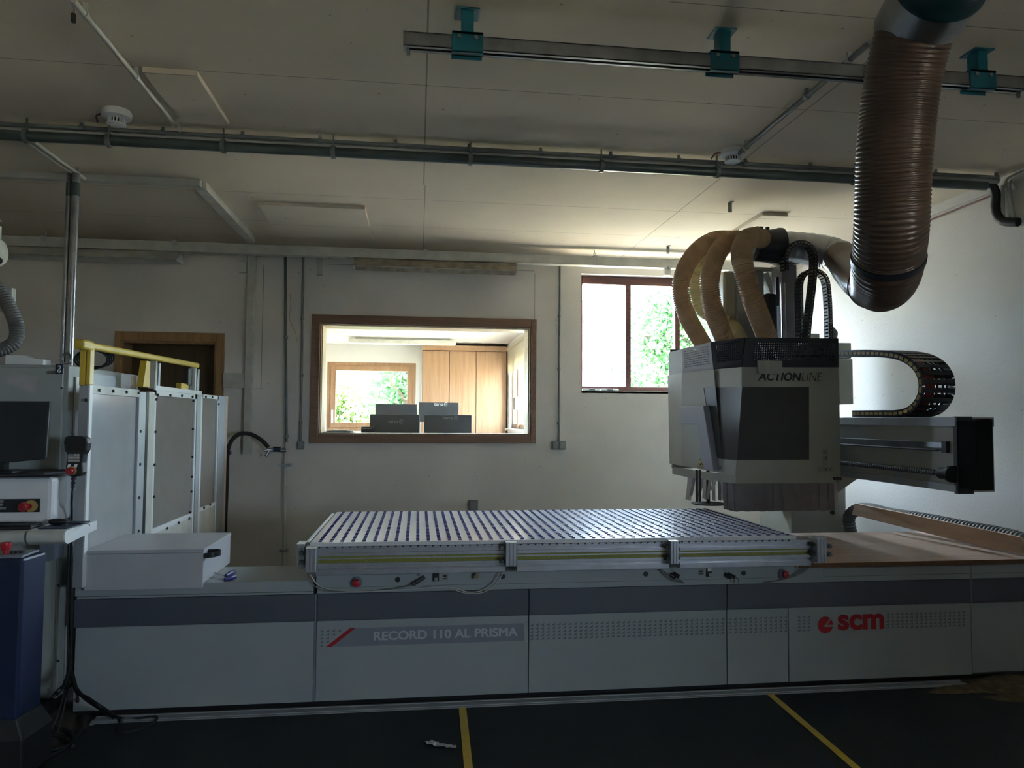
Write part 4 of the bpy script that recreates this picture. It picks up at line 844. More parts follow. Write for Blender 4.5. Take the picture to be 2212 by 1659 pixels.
# lower rim
R = [at(1483.8, 1030, Y=YH+.55), at(1572, 1051, Y=YH+.12), at(1590, 1043.5, Y=YH+.02), at(1811, 1043.5, Y=YH+.02)]
R = [Vector((p.x, p.y, R[3].z)) for p in (at(1485, 1025, Y=YH+.60), at(1561, 1040, Y=YH+.15), at(1590, 1043, Y=YH+.02), at(1811, 1043, Y=YH+.02))]
rim = MB(); zR0 = R[3].z; zR1 = zb1+.01
for a, b in zip(R, R[1:]):
    n = (b-a).cross(Vector((0, 0, 1))).normalized()*-.01; rim.slab([a, b, Vector((b.x, b.y, zR1)), Vector((a.x, a.y, zR1))], n)
rim.box(R[3].x-.012, R[3].x, R[3].y, back, zR0, zR1).box(R[0].x, R[0].x+.012, R[0].y, back, zR0, zR1)
rim.build('lower_rim', 'cream', t)
MB().box(at(1803, 1030, Y=YH).x, XRt+.005, YH-.004, YH+.02, at(1800, 1037, Y=YH).z, at(1800, 1031, Y=YH).z).build('rim_catch', 'black', t)
# curtain of plastic strips
rnd = random.Random(4); zS = at(1700, 1104.5, Y=YH+.03).z
perim = [(a, b) for a, b in zip(R, R[1:])]
for si, (a, b) in enumerate(perim):
    L = (b-a).length; n = max(1, round(L/.036)); d = (b-a)/n; nn = (b-a).cross(Vector((0, 0, 1))).normalized()
    if nn.y > 0: nn = -nn
    for i in range(n):
        s0 = a+d*(i-.05); s1 = a+d*(i+1.05); front = si >= 1
        zl2 = zS + (rnd.random()*.006 if front else .02+rnd.random()*.05); k1 = nn*(rnd.gauss(0, .004) if front else rnd.gauss(.01, .02)); o_ = nn*-(.004+.004*(i % 2))
        if si == 0 and i in (4, 10): zl2 += .09
        tw = d*(rnd.gauss(0, .05) if front else rnd.gauss(0, .3))
        p0_, p1_ = s0+o_, s1+o_; zt__ = zR0+.02; zm = (zt__+zl2)/2
        rows = [(Vector((p.x, p.y, z))+off) for z, off in ((zt__, Vector()), (zm, k1*.4+tw*.3), (zl2, k1+tw)) for p in (p0_, p1_)]
        m = MB(); th = nn*-.0015
        m.slab([rows[0], rows[1], rows[3], rows[2]], th); m.slab([rows[2], rows[3], rows[5], rows[4]], th)
        m.build('curtain_strip', 'stripl' if (si == 0 and i % 3 != 2) or (si == 2 and i == n-1) else 'strip', t)
n = 22
for i in range(n):
    y_ = YH+.05+i*.04; MB().box(XRt-.016+.002*(i % 2), XRt-.014+.002*(i % 2), y_, y_+.042, zS+.01*rnd.random(), zR0+.02).build('curtain_strip', 'strip', t)
# foot ring and pins under the head
pf = at(1530, 1097, Y=5.35); MB().tube([(pf.x, pf.y, ZT+.035), (pf.x, pf.y, ZT+.043)], .125, 32).cyl((pf.x, pf.y, ZT+.04), (pf.x, pf.y, zR0+.1), .014, 12).build('pressure_foot', 'rubber', t, smooth=True)
for q in (-.11, -.085, .33): MB().cyl((pf.x+q, pf.y-.05, ZT+(.06 if q < 0 else .03)), (pf.x+q, pf.y-.05, zR0+.08), .010 if q < 0 else .006, 8).build('pin', 'black', t, smooth=True)

# ---- projecting beam: left face carries the rails, black end cap towards the camera
XB_ = 3.16
nb = at(2066, 903, X=XB_); nb2 = at(2060, 1062, X=XB_); fb = at(1817, 1033, X=XB_); yN = nb.y
zBt = nb.z; zBb = nb2.z; yE = nb.y-.05
BM = MB().box(XB_, XB_+.24, yN, 6.3, zBb, zBt).build('beam', 'cream', t, bevel=.004)
def onb(x, y, o=.0): return at(x, y, X=XB_-o)
MB().box(XB_-.012, XB_+.245, yN+.0, 6.0, zBt-.05, zBt+.006).build('top_flange', 'alud', BM, bevel=.002)
MB().box(XB_-.014, XB_, yN, 6.0, zBb, zBb+.045).build('lower_flange', 'alud', BM, bevel=.002)
zr1 = onb(2045, 962).z; zr2 = onb(2045, 1022).z
MB().box(XB_-.022, XB_-.0, yN+.10, 6.0, zr1-.018, zr1+.018).build('guide_rail', 'steel', BM, bevel=.002)
MB().cyl((XB_-.03, yN+.12, zr1-.03), (XB_-.03, 6.0, zr1-.03), .006, 8).build('guide_rod', 'black', BM, smooth=True)
MB().cyl((XB_-.03, yN+.10, zr2), (XB_-.03, 6.0, zr2), .014, 10).build('threaded_spindle', 'alud', BM, smooth=True)
th = MB(); y_ = yN+.12
while y_ < 5.8: th.tube([(XB_-.03, y_, zr2), (XB_-.03, y_+.008, zr2)], .017, 10); y_ += .022
th.build('thread', 'rubber', BM)
MB().cyl((XB_-.03, yN+.02, zr2), (XB_-.03, yN+.10, zr2), .035, 18).cyl((XB_-.03, yN+.0, zr2), (XB_-.03, yN+.02, zr2), .05, 18).build('bearing_block', 'black', BM, smooth=True)
MB().box(XB_-.024, XB_, yN+.06, yN+.10, zr1-.045, zr1+.024).build('rail_stop', 'black', BM)
# end cap
yC = yN-.16; xC1 = at(2146.5, 980, Y=yC).x; zC1 = at(2110, 907, Y=yC).z; zC0 = at(2110, 1060, Y=yC).z
MB().box(XB_-.004, xC1, yC, yN-.012, zC0, zC1).build('end_cap', 'deep', t, bevel=.008)
MB().box(XB_-.010, xC1-.005, yN-.012, yN+.02, zBb-.01, zBt+.01).build('end_plate', 'navy', t, bevel=.003)
# bracket, rear pillar
pz1 = at(1830, 1040, Y=5.55).z
MB().slab([(XB_-.02, 5.2, zBb), (XB_-.02, 6.2, zBb), (XB_-.02, 6.2, zBb-.35), (XB_-.02, 5.65, zBb-.22)], (.22, 0, 0)).build('support_bracket', 'cream', t)
xp0 = at(1710, 1130, Y=6.0).x; xp1 = at(1828.5, 1130, Y=6.0).x
MB().box(xp0, xp1, 6.0, 6.6, .02, zBb).build('rear_pillar', 'cream', t, bevel=.01)
pq = at(1797, 1107, Y=6.0); MB().cyl((pq.x, 5.985, pq.z), (pq.x, 6.0, pq.z), .018, 16).build('pillar_bolt', 'black', t, smooth=True)
# rear electric boxes behind the hood
def gbox(name, x0, y0, x1, y1, Y, dep, m, bev=.006, par=None):
    a = at(x0, (y0+y1)/2, Y=Y).x; b = at(x1, (y0+y1)/2, Y=Y).x; xm = (x0+x1)/2
    return MB().box(a, b, Y, Y+dep, at(xm, y1, Y=Y).z, at(xm, y0, Y=Y).z).build(name, m, par or t, bevel=bev)
gbox('rear_box', 1795, 775, 1843, 873, YH+.98, .25, 'cream'); gbox('rear_box', 1780, 740, 1839, 774, YH+1.0, .25, 'cream'); gbox('rear_box', 1735, 720, 1771, 745, YH+1.0, .2, 'cream')
# tower above the hood
gbox('tower_column', 1592, 577, 1651, 760, 5.75, .38, 'alud'); gbox('tower_side', 1564, 585, 1592, 760, 5.76, .36, 'cream', .02)
gbox('tower_column', 1667, 576, 1688, 760, 5.78, .25, 'cream'); gbox('cross_bar', 1600, 577, 1700, 584, 5.70, .06, 'cream')
gbox('drive_column', 1690, 571, 1722, 760, 5.55, .16, 'handle'); gbox('drive_rail', 1684, 545, 1714, 571, 5.57, .08, 'alud')
MB().cyl(at(1694, 757, Y=5.50), at(1691, 612, Y=5.50), .018, 12).build('lifting_rod', 'steel', t, smooth=True); gbox('motor_housing', 1654, 632, 1682, 760, 5.45, .2, 'navy', .03)
gbox('sensor_strip', 1678, 597, 1684, 660, 5.5, .03, 'black', .01)
MB().beam(at(1652, 590, Y=5.8), at(1668, 632, Y=5.8), .03, .05).build('brace', 'cream', t)
MB().beam(at(1652, 605, Y=5.82), at(1668, 640, Y=5.82), .02, .03).build('brace', 'whited', t)
# plastic-wrapped connector on the crown
p = at(1799, 719, Y=5.4); MB().tube(curve([p+Vector(q) for q in ((0, 0, -.07), (.01, 0, -.02), (-.003, 0, .02), (-.008, .01, .05), (.0, .0, .09))], 5), [.62*r_ for r_ in [.04, .042, .042, .042, .04, .045, .05, .052, .05, .046, .042, .04, .036, .03, .022, .02, .026, .022, .012, .006, .003]], 12).build('wrapped_plug', 'sticker', t, smooth=True)

# ---- suction hoses on the head
def hosep(pts, r, m, lab, pitch=.016, dep=.20):
    P = [at(x, y, Y=Y_) for x, y, Y_ in pts]; return ribbed(P, r, pitch, dep, 22, 14).build('suction_hose', m, t, smooth='all', label=lab)
hosep([(1602, 748, 5.55), (1594, 728, 5.58), (1575, 700, 5.75), (1520, 670, 5.75), (1508, 640, 5.75), (1506, 608, 5.75), (1530, 560, 5.7), (1570, 522, 5.65), (1600, 512, 5.6)], .068, 'tanl', 'pale ribbed hose behind the others')
hosep([(1524, 752, 5.62), (1506, 722, 5.48), (1487, 688, 5.34), (1474, 650, 5.30), (1471, 612, 5.28), (1484, 572, 5.30), (1512, 536, 5.36), (1545, 518, 5.45), (1585, 516, 5.55)], .068, 'tan', 'leftmost ribbed hose')
hosep([(1570, 745, 5.36), (1558, 715, 5.26), (1544, 680, 5.14), (1535, 640, 5.1), (1533, 605, 5.08), (1542, 565, 5.12), (1560, 533, 5.2), (1585, 519, 5.3), (1612, 520, 5.4)], .072, 'tan', 'middle ribbed hose')
hosep([(1662, 742, 5.16), (1648, 705, 5.06), (1631, 660, 4.95), (1615, 610, 4.92), (1604, 570, 4.92), (1603, 538, 4.97), (1612, 518, 5.08), (1630, 512, 5.25), (1645, 516, 5.38)], .076, 'tan', 'front ribbed hose')
# manifold drum and metal duct
da = at(1622, 530, Y=5.5); db = at(1684, 533, Y=5.5); r0 = .140
MB().tube([da+(db-da)*q for q in (0, .1, .5, .85, .9, 1.0)], [.10, .125, .128, .142, .15, .15], 32).build('manifold_drum', 'navy', t, smooth=True)
for q, s_ in ((.2, 1), (.34, 1), (.12, 1)):
    p = da+(db-da)*(q*1.6); MB().box(p.x-.014, p.x+.014, p.y-.03, p.y, p.z+.115, p.z+.15).build('wing_bolt', 'black', t, bevel=.004)
dp = [at(x, y, Y=Y_) for x, y, Y_ in ((1683, 534, 5.5), (1720, 536, 5.5), (1760, 540, 5.48), (1790, 546, 5.44), (1815, 556, 5.35))]
path = resample(curve(dp, 14), .012); MB().tube(path, [.128*(1+(.02 if i % 7 in (0, 1) else 0)+(.03*math.sin(i*2.1) if i > 30 else 0)) for i in range(len(path))], 32).build('metal_duct', 'steel', t, smooth='all')
# big brown hose from the ceiling duct
bh = [at(x, y, d=d_) for x, y, d_ in ((1815, 556, 5.55), (1835, 580, 5.3), (1858, 602, 4.8), (1882, 616, 4.2), (1898, 617, 3.6), (1907, 609, 3.1), (1914, 585, 2.8), (1920, 540, 2.70), (1925, 480, 2.64), (1928, 400, 2.61), (1932, 320, 2.58), (1940, 240, 2.56), (1952, 160, 2.52), (1972, 80, 2.47), (1990, 30, 2.44))]
t2 = thing('suction_hose', 'thick brown ribbed suction hose hanging from the ceiling duct in a deep loop', 'hose', bh[9])
path = resample(curve(bh, 16), .0037); n = len(path)
sm = lambda i: .35 if i < n*.34 else 1
MB().tube(path, [.125*(1-.032*sm(i)*(1, .4, 0, .4)[i % 4]) for i in range(n)], 40).build('hose', 'brown', t2, smooth='all')
ci = min(range(n), key=lambda i: (path[i]-at(1919, 556, d=2.72)).length); MB().tube(path[ci-3:ci+3], .129, 40).build('clamp_band', 'navy', t2, smooth=True)
cj = int(n*.40); MB().tube(path[cj-2:cj+2], .131, 40).build('seam_ring', 'brown', t2, smooth=True)
c0 = at(1979, 58, d=2.98); c1 = at(2002, 10, d=2.93); ax = (at(2040, -40, d=2.29)-at(1978, 60, d=2.47)).normalized()
cc = at(1982, 52, d=2.46); t3 = thing('ceiling_duct', 'dark teal extraction duct with a shiny metal collar, at the top right of the ceiling', 'duct', cc)
MB().tube([cc-ax*.025, cc+ax*.165], .133, 40).build('metal_collar', 'steel', t3, smooth=True)
b2 = cc+ax*.165; cp = curve([b2-ax*.016, b2+ax*.07, b2+ax*.14+Vector((.05, -.017, -.01)), b2+ax*.17+Vector((.14, -.065, .0)), b2+ax*.17+Vector((.32, -.12, .0))], 6)
M['tealduct'] = mat('dark_teal_lacquer', (.012, .05, .062), .35, .1, .3, 3)
MB().tube(cp, [.140]*2+[.131]*(len(cp)-2), 40).build('elbow', 'tealduct', t3, smooth=True)

# ---- energy chains
def chain(pts, w, h, m, mdot, name, side, pitch, dotr, par, up=None, dots=True, inner=None):
    """link chain along a path, links are w wide (along side) and h high; round caps on the outer face"""
    path = resample(curve(pts, 14), pitch); side = Vector(side).normalized(); ch = MB(); dt = MB()
    for i, (a, b) in enumerate(zip(path, path[1:])):
        d = (b-a).normalized(); nn = d.cross(side).normalized(); e_ = (b-a)*.06
        for s_ in (-1, 1):
            o_ = side*(s_*(w/2-.004)); ch.beam(a+o_-e_, b+o_+e_*.2, .008 if True else 0, h*(1 if i % 2 else .9), nn) if False else ch.slab([a+o_-side*.004-nn*h/2+e_, b+o_-side*.004-nn*h/2, b+o_-side*.004+nn*h/2, a+o_-side*.004+nn*h/2+e_], side*.008)
        mid = (a+b)/2
        for v_ in (-1, 1): ch.slab([mid+nn*(v_*h*.42)-side*w/2+d*pitch*-.26, mid+nn*(v_*h*.42)-side*w/2+d*pitch*.26, mid+nn*(v_*h*.42)+side*w/2+d*pitch*.26, mid+nn*(v_*h*.42)+side*w/2-d*pitch*.26], nn*(h*.08*v_))
        if dots:
            c_ = mid-side*(w/2+.003)
            if dotr > 0: dt.slab([c_+d*(dotr*math.cos(q))+nn*(dotr*math.sin(q)) for q in [k*PI/4 for k in range(8)]], side*-.003)
            else: dt.slab([c_+d*(pitch*.36*x_)+nn*(h*.22*y_) for x_, y_ in ((-1, -.6), (-.7, -1), (.7, -1), (1, -.6), (1, .6), (.7, 1), (-.7, 1), (-1, .6))], side*-.003)
    o = ch.build(name, m, par)
    if dots: dt.build('link_caps', mdot, o)
    if inner:
        for k, (mm, off) in enumerate(inner): MB().tube([p+side*off for p in path], .012 if mm == 'wire' else .009, 6).build('cable', mm, o, smooth=True)
    return o
Yc = 5.28
chain([at(x, y, Y=Yc) for x, y in ((1694.5, 585), (1694.5, 554), (1706, 533), (1726, 525.5), (1746, 533), (1756, 554), (1755, 600), (1746, 680), (1740, 740))], .07, .036, 'black', 'sticker', 'energy_chain', (0, 1, 0), .028, .0055, t)
chain([at(x, y, Y=Yc+.12) for x, y in ((1728, 735), (1726, 660), (1726, 615), (1733, 596), (1747, 587), (1762, 587), (1777, 597), (1784, 615), (1788, 660), (1790, 740))], .07, .036, 'black', 'sticker', 'energy_chain', (0, 1, 0), .028, .0055, t)
xk = XB_-.0; wk = .22
cpz = [onb(1800, 764), onb(1850, 763), onb(1900, 764), onb(1940, 770), onb(1968, 785), onb(1985, 808), onb(1990, 835), onb(1984, 862), onb(1966, 884), onb(1940, 893), onb(1900, 893.5), onb(1835, 893.5)]
chain([p+Vector((wk/2, 0, 0)) for p in cpz], wk, .048, 'black', 'ochre', 'energy_chain', (1, 0, 0), .052, -1, t, inner=[('wire', -.07), ('wire', -.05), ('wire', -.03), ('black', .0), ('black', .04), ('black', .07)])
# ================================================================== SAFETY FENCE AT THE LEFT
XF_ = at(187, 1240, Y=4.17).x
def fq(x, y, o=0.): return at(x, y, X=XF_+o)
t = thing('safety_fence', 'grey framed safety fence with clear panels and yellow top rail behind the left machine end', 'fence', (XF_, 5.4, 0)); FN = t
fy = lambda x, y=1000: fq(x, y).y
ztop = fq(187, 838).z; ztop2 = fq(430, 852).z; zlow = .35
def fpost(x0, x1, ztp, zb, name='fence_post', m='alud', th=.045):
    return MB().box(XF_-th, XF_, fy(x0), fy(x1), zb, ztp).build(name, m, t, bevel=.003)
# first post: front face towards the camera, window light on its edge painted white
xw = at(165, 1000, Y=fy(187)).x
MB().box(xw, XF_, fy(187), fy(187)+.05, ZTL+.002, fq(187, 832).z).build('fence_post', 'alud', t, bevel=.003)
MB().box(XF_-.004, XF_+.004, fy(187)+.0, fy(187)+.035, ZTL+.002, fq(187, 832).z).build('lit_edge_strip', 'white', t)
MB().box(xw+.0, XF_-.022, fy(187)-.005, fy(187)+.03, fq(187, 832).z, fq(187, 742).z).build('yellow_post', 'yellow', t, bevel=.003)
MB().box(XF_-.018, XF_+.001, fy(187)+.0, fy(187)+.05, fq(187, 830).z, fq(187, 745).z).build('yellow_post', 'yellow', t, bevel=.003)
p0 = fq(190, 745); p1 = fq(432, 790)
MB().beam(Vector((XF_-.02, p0.y, p0.z)), Vector((XF_-.02, p1.y, p1.z)), .036, .040).build('top_rail', 'yellow', t, bevel=.010)
MB().box(XF_-.045, XF_+.006, p0.y-.06, p0.y+.07, p0.z-.028, p0.z+.026).build('rail_joint', 'yellow', t, bevel=.012)
def panel(x0, x1, yt, m, name='clear_panel', zb=.1, fr=None, frm='white', split=None):
    a, b = fy(x0), fy(x1); z1 = fq((x0+x1)/2, yt).z
    k = MB().box(XF_-.020, XF_-.016, a, b, zb if split is None else split, z1).build(name, m, t)
    if split is not None: MB().box(XF_-.022, XF_-.010, a, b, zb, split).build('solid_panel', 'whited', t)
    if fr:
        m_ = MB().box(XF_-.016, XF_-.004, a, b, z1-fr, z1).box(XF_-.016, XF_-.004, a, a+fr, zb, z1).box(XF_-.016, XF_-.004, b-fr, b, zb, z1)
        if split is not None: m_.box(XF_-.016, XF_-.004, a+fr, b-fr, split-fr/2, split+fr/2)
        m_.build('inner_frame', frm, t)
    return a, b, z1
a1, b1, z1 = panel(189, 297, 842, 'milky', zb=ZTL+.01)
MB().box(XF_-.016, XF_-.002, a1, b1, z1-.03, z1+.015).build('top_strip', 'whited', t)
fpost(297, 312, fq(304, 846).z, .1); fpost(313, 318, fq(315, 846).z, .1, th=.02, name='black_seal', m='black'); fpost(318, 331, fq(324, 846).z, .1, m='whited')
sp = fq(372, 1131).z
a2, b2, z2 = panel(331, 422, 847, 'dusty', fr=.035, split=sp); MB().box(XF_-.012, XF_+.002, fy(331), fy(432), z2, z2+.03).build('top_strip', 'white', t)
fpost(423, 430, fq(426, 850).z, .1, m='alud'); fpost(430.5, 433, fq(431, 850).z, .1, m='white')
a3, b3, z3 = panel(433, 470, 853, 'dusty', fr=.03, split=fq(452, 1094).z)
fpost(470, 485, fq(478, 855).z, .1)
MB().box(XF_-.05, XF_+.0, fy(485), fy(489), .1, fq(487, 856).z).build('wood_edge', 'ply', t)
# screws of the panels
sc = MB()
def scr(x, y): p = fq(x, y, -.003); MB().tube([(XF_-.006, p.y, p.z), (XF_+.006, p.y, p.z)], .009, 8).build('screw_head', 'rubber', t, smooth=True)
for x, y in ((213, 843), (243, 845), (272, 847), (298, 849), (340, 853), (367, 854), (392, 855), (415, 857), (337, 863), (417, 866), (302, 932), (301, 1003), (299, 1075), (298, 1147), (416, 927), (415, 987), (414, 1030), (413, 1062), (335, 933), (333, 1004), (332, 1073), (444, 857), (458, 858), (472, 873), (410, 1107), (385, 1129), (360, 1141), (408, 1120), (453, 1090), (440, 1097), (186, 864)): scr(x, y)
# uprights above the panels
def wedge(x, yb, yt, wb, wt, m, name):
    p = fq(x, yb); q = fq(x, yt); MB().slab([(XF_-.05, p.y, p.z), (XF_+.0, p.y, p.z), (XF_+.0, p.y, q.z), (XF_-.02, p.y, q.z)], (0, wb, 0)).build(name, m, t, bevel=.002)
for x0, x1, yb, yt, m, nm in ((304, 318, 836, 778, 'yellow', 'yellow_bracket'), (329, 334, 839, 778, 'whited', 'upright'), (336, 341, 839, 783, 'alud', 'upright'), (416, 419, 846, 793, 'white', 'upright'), (420, 426, 846, 796, 'alud', 'upright')):
    ya, yb_ = fy(x0), fy(x1); zb_, zt_2 = fq((x0+x1)/2, yb).z, fq((x0+x1)/2, yt).z
    MB().slab([(XF_, ya, zb_), (XF_, yb_, zb_), (XF_, yb_, zt_2), (XF_, ya+(yb_-ya)*.45, zt_2)], (-.04, 0, 0)).build(nm, m, t, bevel=.001)
MB().box(XF_-.06, XF_-.02, fy(408), fy(416), fq(412, 832).z, fq(412, 795).z).build('interlock_switch', 'black', t, bevel=.004)
MB().box(XF_-.07, XF_-.03, fy(396), fy(412), fq(404, 842).z, fq(404, 828).z).build('switch_base', 'yellow', t, bevel=.004)
# white board and box behind the first panel
a = at(188, 800, Y=4.9); b = at(303, 806, Y=5.9)
t = thing('white_control_box', 'white box with a strip of beige tape, standing behind the first clear fence panel', 'box', (-2.3, 5.3, .05))
xb2 = at(300, 820, Y=5.85).x; xb1 = at(192, 820, Y=5.0).x
MB().slab([(xb1, 5.0, .02), (xb2, 5.85, .02), (xb2-.35, 5.95, .02), (xb1-.03, 5.32, .02)], (0, 0, at(240, 799, Y=5.2).z-.02)).build('housing', 'white', t, bevel=.01)
dv = Vector((xb2-xb1, .85, 0)).normalized(); q = Vector((xb1, 5.0, 0))+dv*.70; zq = at(240, 799, Y=5.2).z; nn = Vector((dv.y, -dv.x, 0))*.001
MB().slab([q+Vector((0, 0, zq-.6)), q+dv*.10+Vector((0, 0, zq-.6)), q+dv*.10+Vector((0, 0, zq-.01)), q+Vector((0, 0, zq-.01))], nn).build('tape_strip', 'mdf', t)
t = thing('chipboard_sheet', 'pale plywood sheet seen through the top of the first clear fence panel', 'board', (-2, 4.7, 1.2))
MB().box(at(190, 860, X=XF_-.05).x-.0, XF_-.04, fy(190, 860)+.04, fy(262, 860), fq(220, 874).z-.02, fq(220, 842).z-.03).build('sheet', 'ply', t)
t = thing('cable_coil', 'dark coiled cable hanging behind the yellow fence post', 'cable', (-1.9, 4.5, 1.95))
pc_ = at(200, 790, Y=4.55)
for k in range(4): MB().tube([pc_+Vector((.09*math.cos(q), .03*k-.02, .035+.055*math.sin(q)+.006*k)) for q in [i*PI/10 for i in range(21)]], .006, 6).build('loop', 'rubber', t, smooth=True)

# ================================================================== GREY CONTROL CABINET
YC_ = 4.22; xR = at(139, 1000, Y=YC_).x; zT = at(120, 788, Y=YC_).z
t = thing('control_cabinet', 'tall grey electrical cabinet at the left edge with a paper sheet on its door', 'cabinet', (xR-.8, YC_, 0))
MB().box(xR-1.6, xR, YC_+.012, 4.95, .10, zT).build('body', 'cabinet', t, bevel=.006)
MB().box(xR-1.6, xR-.02, YC_-.008, YC_+.011, .16, zT-.015).build('door', 'cabinet', t, bevel=.004)
MB().box(xR-1.6, xR-.05, YC_+.03, 4.9, .0, .10).build('plinth', 'black', t)
MB().box(xR+.002, xR+.012, YC_+.08, YC_+.14, .15, zT-.06).build('side_profile', 'white', t); MB().box(xR+.012, xR+.02, YC_+.2, 4.8, .12, zT-.03).build('side_plate', 'alud', t)
sh = [at(x, y, Y=YC_-.011) for x, y in ((15, 832), (77, 852), (84, 813), (20, 804))]
MB().slab([at(x, y, Y=YC_-.011) for x, y in ((14, 828), (74, 851), (84, 813), (22, 805))], (0, -.0008, 0)).build('taped_sheet', 'stripl', t)
p = at(128, 797, Y=YC_-.01); k = MB().box(p.x-.018, p.x+.018, YC_-.011, YC_-.008, p.z-.028, p.z+.028).build('hook_label', 'blue', t)
MB().tube(curve([(p.x-.006, YC_-.012, p.z+.014), (p.x+.004, YC_-.012, p.z+.016), (p.x+.006, YC_-.012, p.z+.004), (p.x-.004, YC_-.012, p.z-.006), (p.x-.006, YC_-.012, p.z-.014), (p.x+.004, YC_-.012, p.z-.018), (p.x+.008, YC_-.012, p.z-.008)], 4), .003, 6).build('hook_print', 'white', k)
p = at(112, 804, Y=YC_-.01); MB().cyl((p.x-.02, YC_-.014, p.z), (p.x+.02, YC_-.014, p.z), .008, 10).build('lock', 'steel', t, smooth=True)
p = at(143, 776, Y=YC_+.15); MB().tube([p+Vector((.022*math.cos(q), 0, .032*math.sin(q)-.0)) for q in [i*PI/8 for i in range(17)]], .008, 8).cyl(p+Vector((0, 0, -.06)), p+Vector((0, 0, -.03)), .016, 10).build('lifting_eye', 'steel', t, smooth=True)
for x, y in ((133, 838), (125, 1265), (125, 1428)):
    p = at(x, y, Y=YC_-.009); MB().cyl((p.x, YC_-.010, p.z), (p.x, YC_-.007, p.z), .006, 10).build('hole_plug', 'black', t)
t = thing('white_cover_strip', 'notched white plastic strip lying on top of the grey cabinet', 'cover', at(50, 785, Y=YC_+.05))
pp = [at(x, y, Y=YC_+.05) for x, y in ((11, 786), (94, 786), (94, 776), (62, 773), (52, 767), (11, 766))]; pp[0].z = pp[1].z = zT+.0
MB().slab(pp, (0, .08, 0)).build('strip', 'white', t, bevel=.003)
# grey hose with white fan-like housing at the left edge
hp = [at(x, y, Y=Y_) for x, y, Y_ in ((-30, 600, 4.5), (2, 632, 4.5), (22, 668, 4.5), (36, 705, 4.5), (34, 735, 4.48), (12, 752, 4.45), (-25, 762, 4.4))]
t = thing('ribbed_hose', 'grey ribbed hose curving down at the left photo edge above the cabinet', 'hose', hp[3])
ribbed(hp, .040, .016, .12, 20, 12).build('hose', 'hoseg', t, smooth=True)
p = at(-4, 545, Y=4.6); t = thing('air_extractor', 'pale round extractor housing at the left photo edge above the ribbed hose', 'extractor', p)
MB().tube([p+Vector((-.06, 0, 0)), p+Vector((0, 0, 0)), p+Vector((.02, 0, 0))], [.085, .085, .07], 28).build('housing', 'whited', t, smooth=True)
MB().cyl(p+Vector((.010, -.03, -.055)), p+Vector((.03, -.05, -.06)), .022, 14).build('opening', 'black', t); 
MB().box(p.x-.05, p.x+.0, p.y-.03, p.y+.03, p.z+.08, p.z+.16).build('neck', 'whited', t, bevel=.004)
for k, (dx, dz) in enumerate(((.02, .20), (.03, .165), (.012, .24))): MB().cyl(p+Vector((-.03, -.03, dz)), p+Vector((dx, -.04, dz+.012)), .006, 8).build('wing_screw', 'whited', t, smooth=True)
MB().box(p.x-.04, p.x-.02, p.y-.01, p.y+.01, p.z+.1, HC).build('hanger', 'conduitl', t)
pb = at(8, 640, Y=4.62); MB().box(pb.x-.05, pb.x+.045, pb.y, pb.y+.05, pb.z-.085, pb.z+.055).build('hose_plate', 'whited', t, bevel=.01)

# ================================================================== CONSOLE, DESK, SCREEN, PENDANT
YD = 3.75; zD = at(100, 1147, Y=YD).z; xD = at(137, 1160, Y=YD).x
t = thing('console_desk', 'white console shelf with rounded front lip in front of the grey cabinet', 'desk', (xD-.6, YD+.2, zD)); CD = t
MB().box(xD-1.5, xD, YD+.03, 4.10, zD-.020, zD).build('top', 'white', t, bevel=.004)
lp = curve([(0, YD+.035, zD), (0, YD+.01, zD-.004), (0, YD, zD-.02), (0, YD+.004, zD-.05), (0, YD+.03, zD-.068)], 5)
m = MB(); x0_, x1_ = xD-1.5, at(54, 1160, Y=YD).x-.003
def lip(m, a, b):
    n0 = len(m.v)
    for p in lp: m.v += [(a, p.y, p.z), (b, p.y, p.z)]
    for i in range(len(lp)-1): m.f.append((n0+2*i, n0+2*i+1, n0+2*i+3, n0+2*i+2))
lip(m, x0_, x1_); lip(m, x1_+.008, xD); m.build('front_lip', 'whited', t, smooth=True)
MB().slab([Vector((xD, p.y, p.z)) for p in lp]+[Vector((xD, 4.10, zD-.045)), Vector((xD, 4.10, zD))], (.006, 0, 0)).build('end_plate', 'white', t)
MB().box(x1_+.03, xD-.01, YD+.06, 4.06, zD, zD+.004).build('desk_pad', 'blue', t)
for q in (-1.2, -.25): MB().box(xD+q, xD+q+.05, 4.06, YC_-.01, zD-.20, zD-.02).build('bracket', 'lgrey', t)
p = at(125, 1137, Y=YD+.18)
t = thing('computer_mouse', 'black computer mouse on the dark desk pad', 'mouse', (p.x, p.y, zD))
MB().tube([Vector((p.x+q, p.y, zD+.019)) for q in (-.045, -.038, -.02, .01, .035, .045)], [.004, .012, .0155, .0155, .011, .003], 14).build('shell', 'black', t, smooth=True); MB().tube(curve([(p.x+.04, p.y+.01, zD+.01), (p.x+.08, p.y+.03, zD+.006), (p.x+.14, p.y+.0, zD+.006), (p.x+.17, p.y-.05, zD+.006)], 5), .002, 6).build('cord', 'black', t)
pa = at(-30, 1140, Y=YD+.05); pb = at(83, 1133, Y=YD+.12)
t = thing('keyboard', 'black computer keyboard lying on the white console shelf', 'keyboard', (pb.x-.2, YD+.12, zD))
MB().box(pb.x-.44, pb.x, YD+.05, YD+.19, zD, zD+.014).build('case', 'black', t, bevel=.004)
kc = 0
for r_ in range(4):
    m = MB()
    for q in range(19): m.box(pb.x-.43+q*.0225, pb.x-.43+q*.0225+.018, YD+.06+r_*.031, YD+.06+r_*.031+.025, zD+.0142, zD+.021)
    m.build('key_row', 'rubber', t)
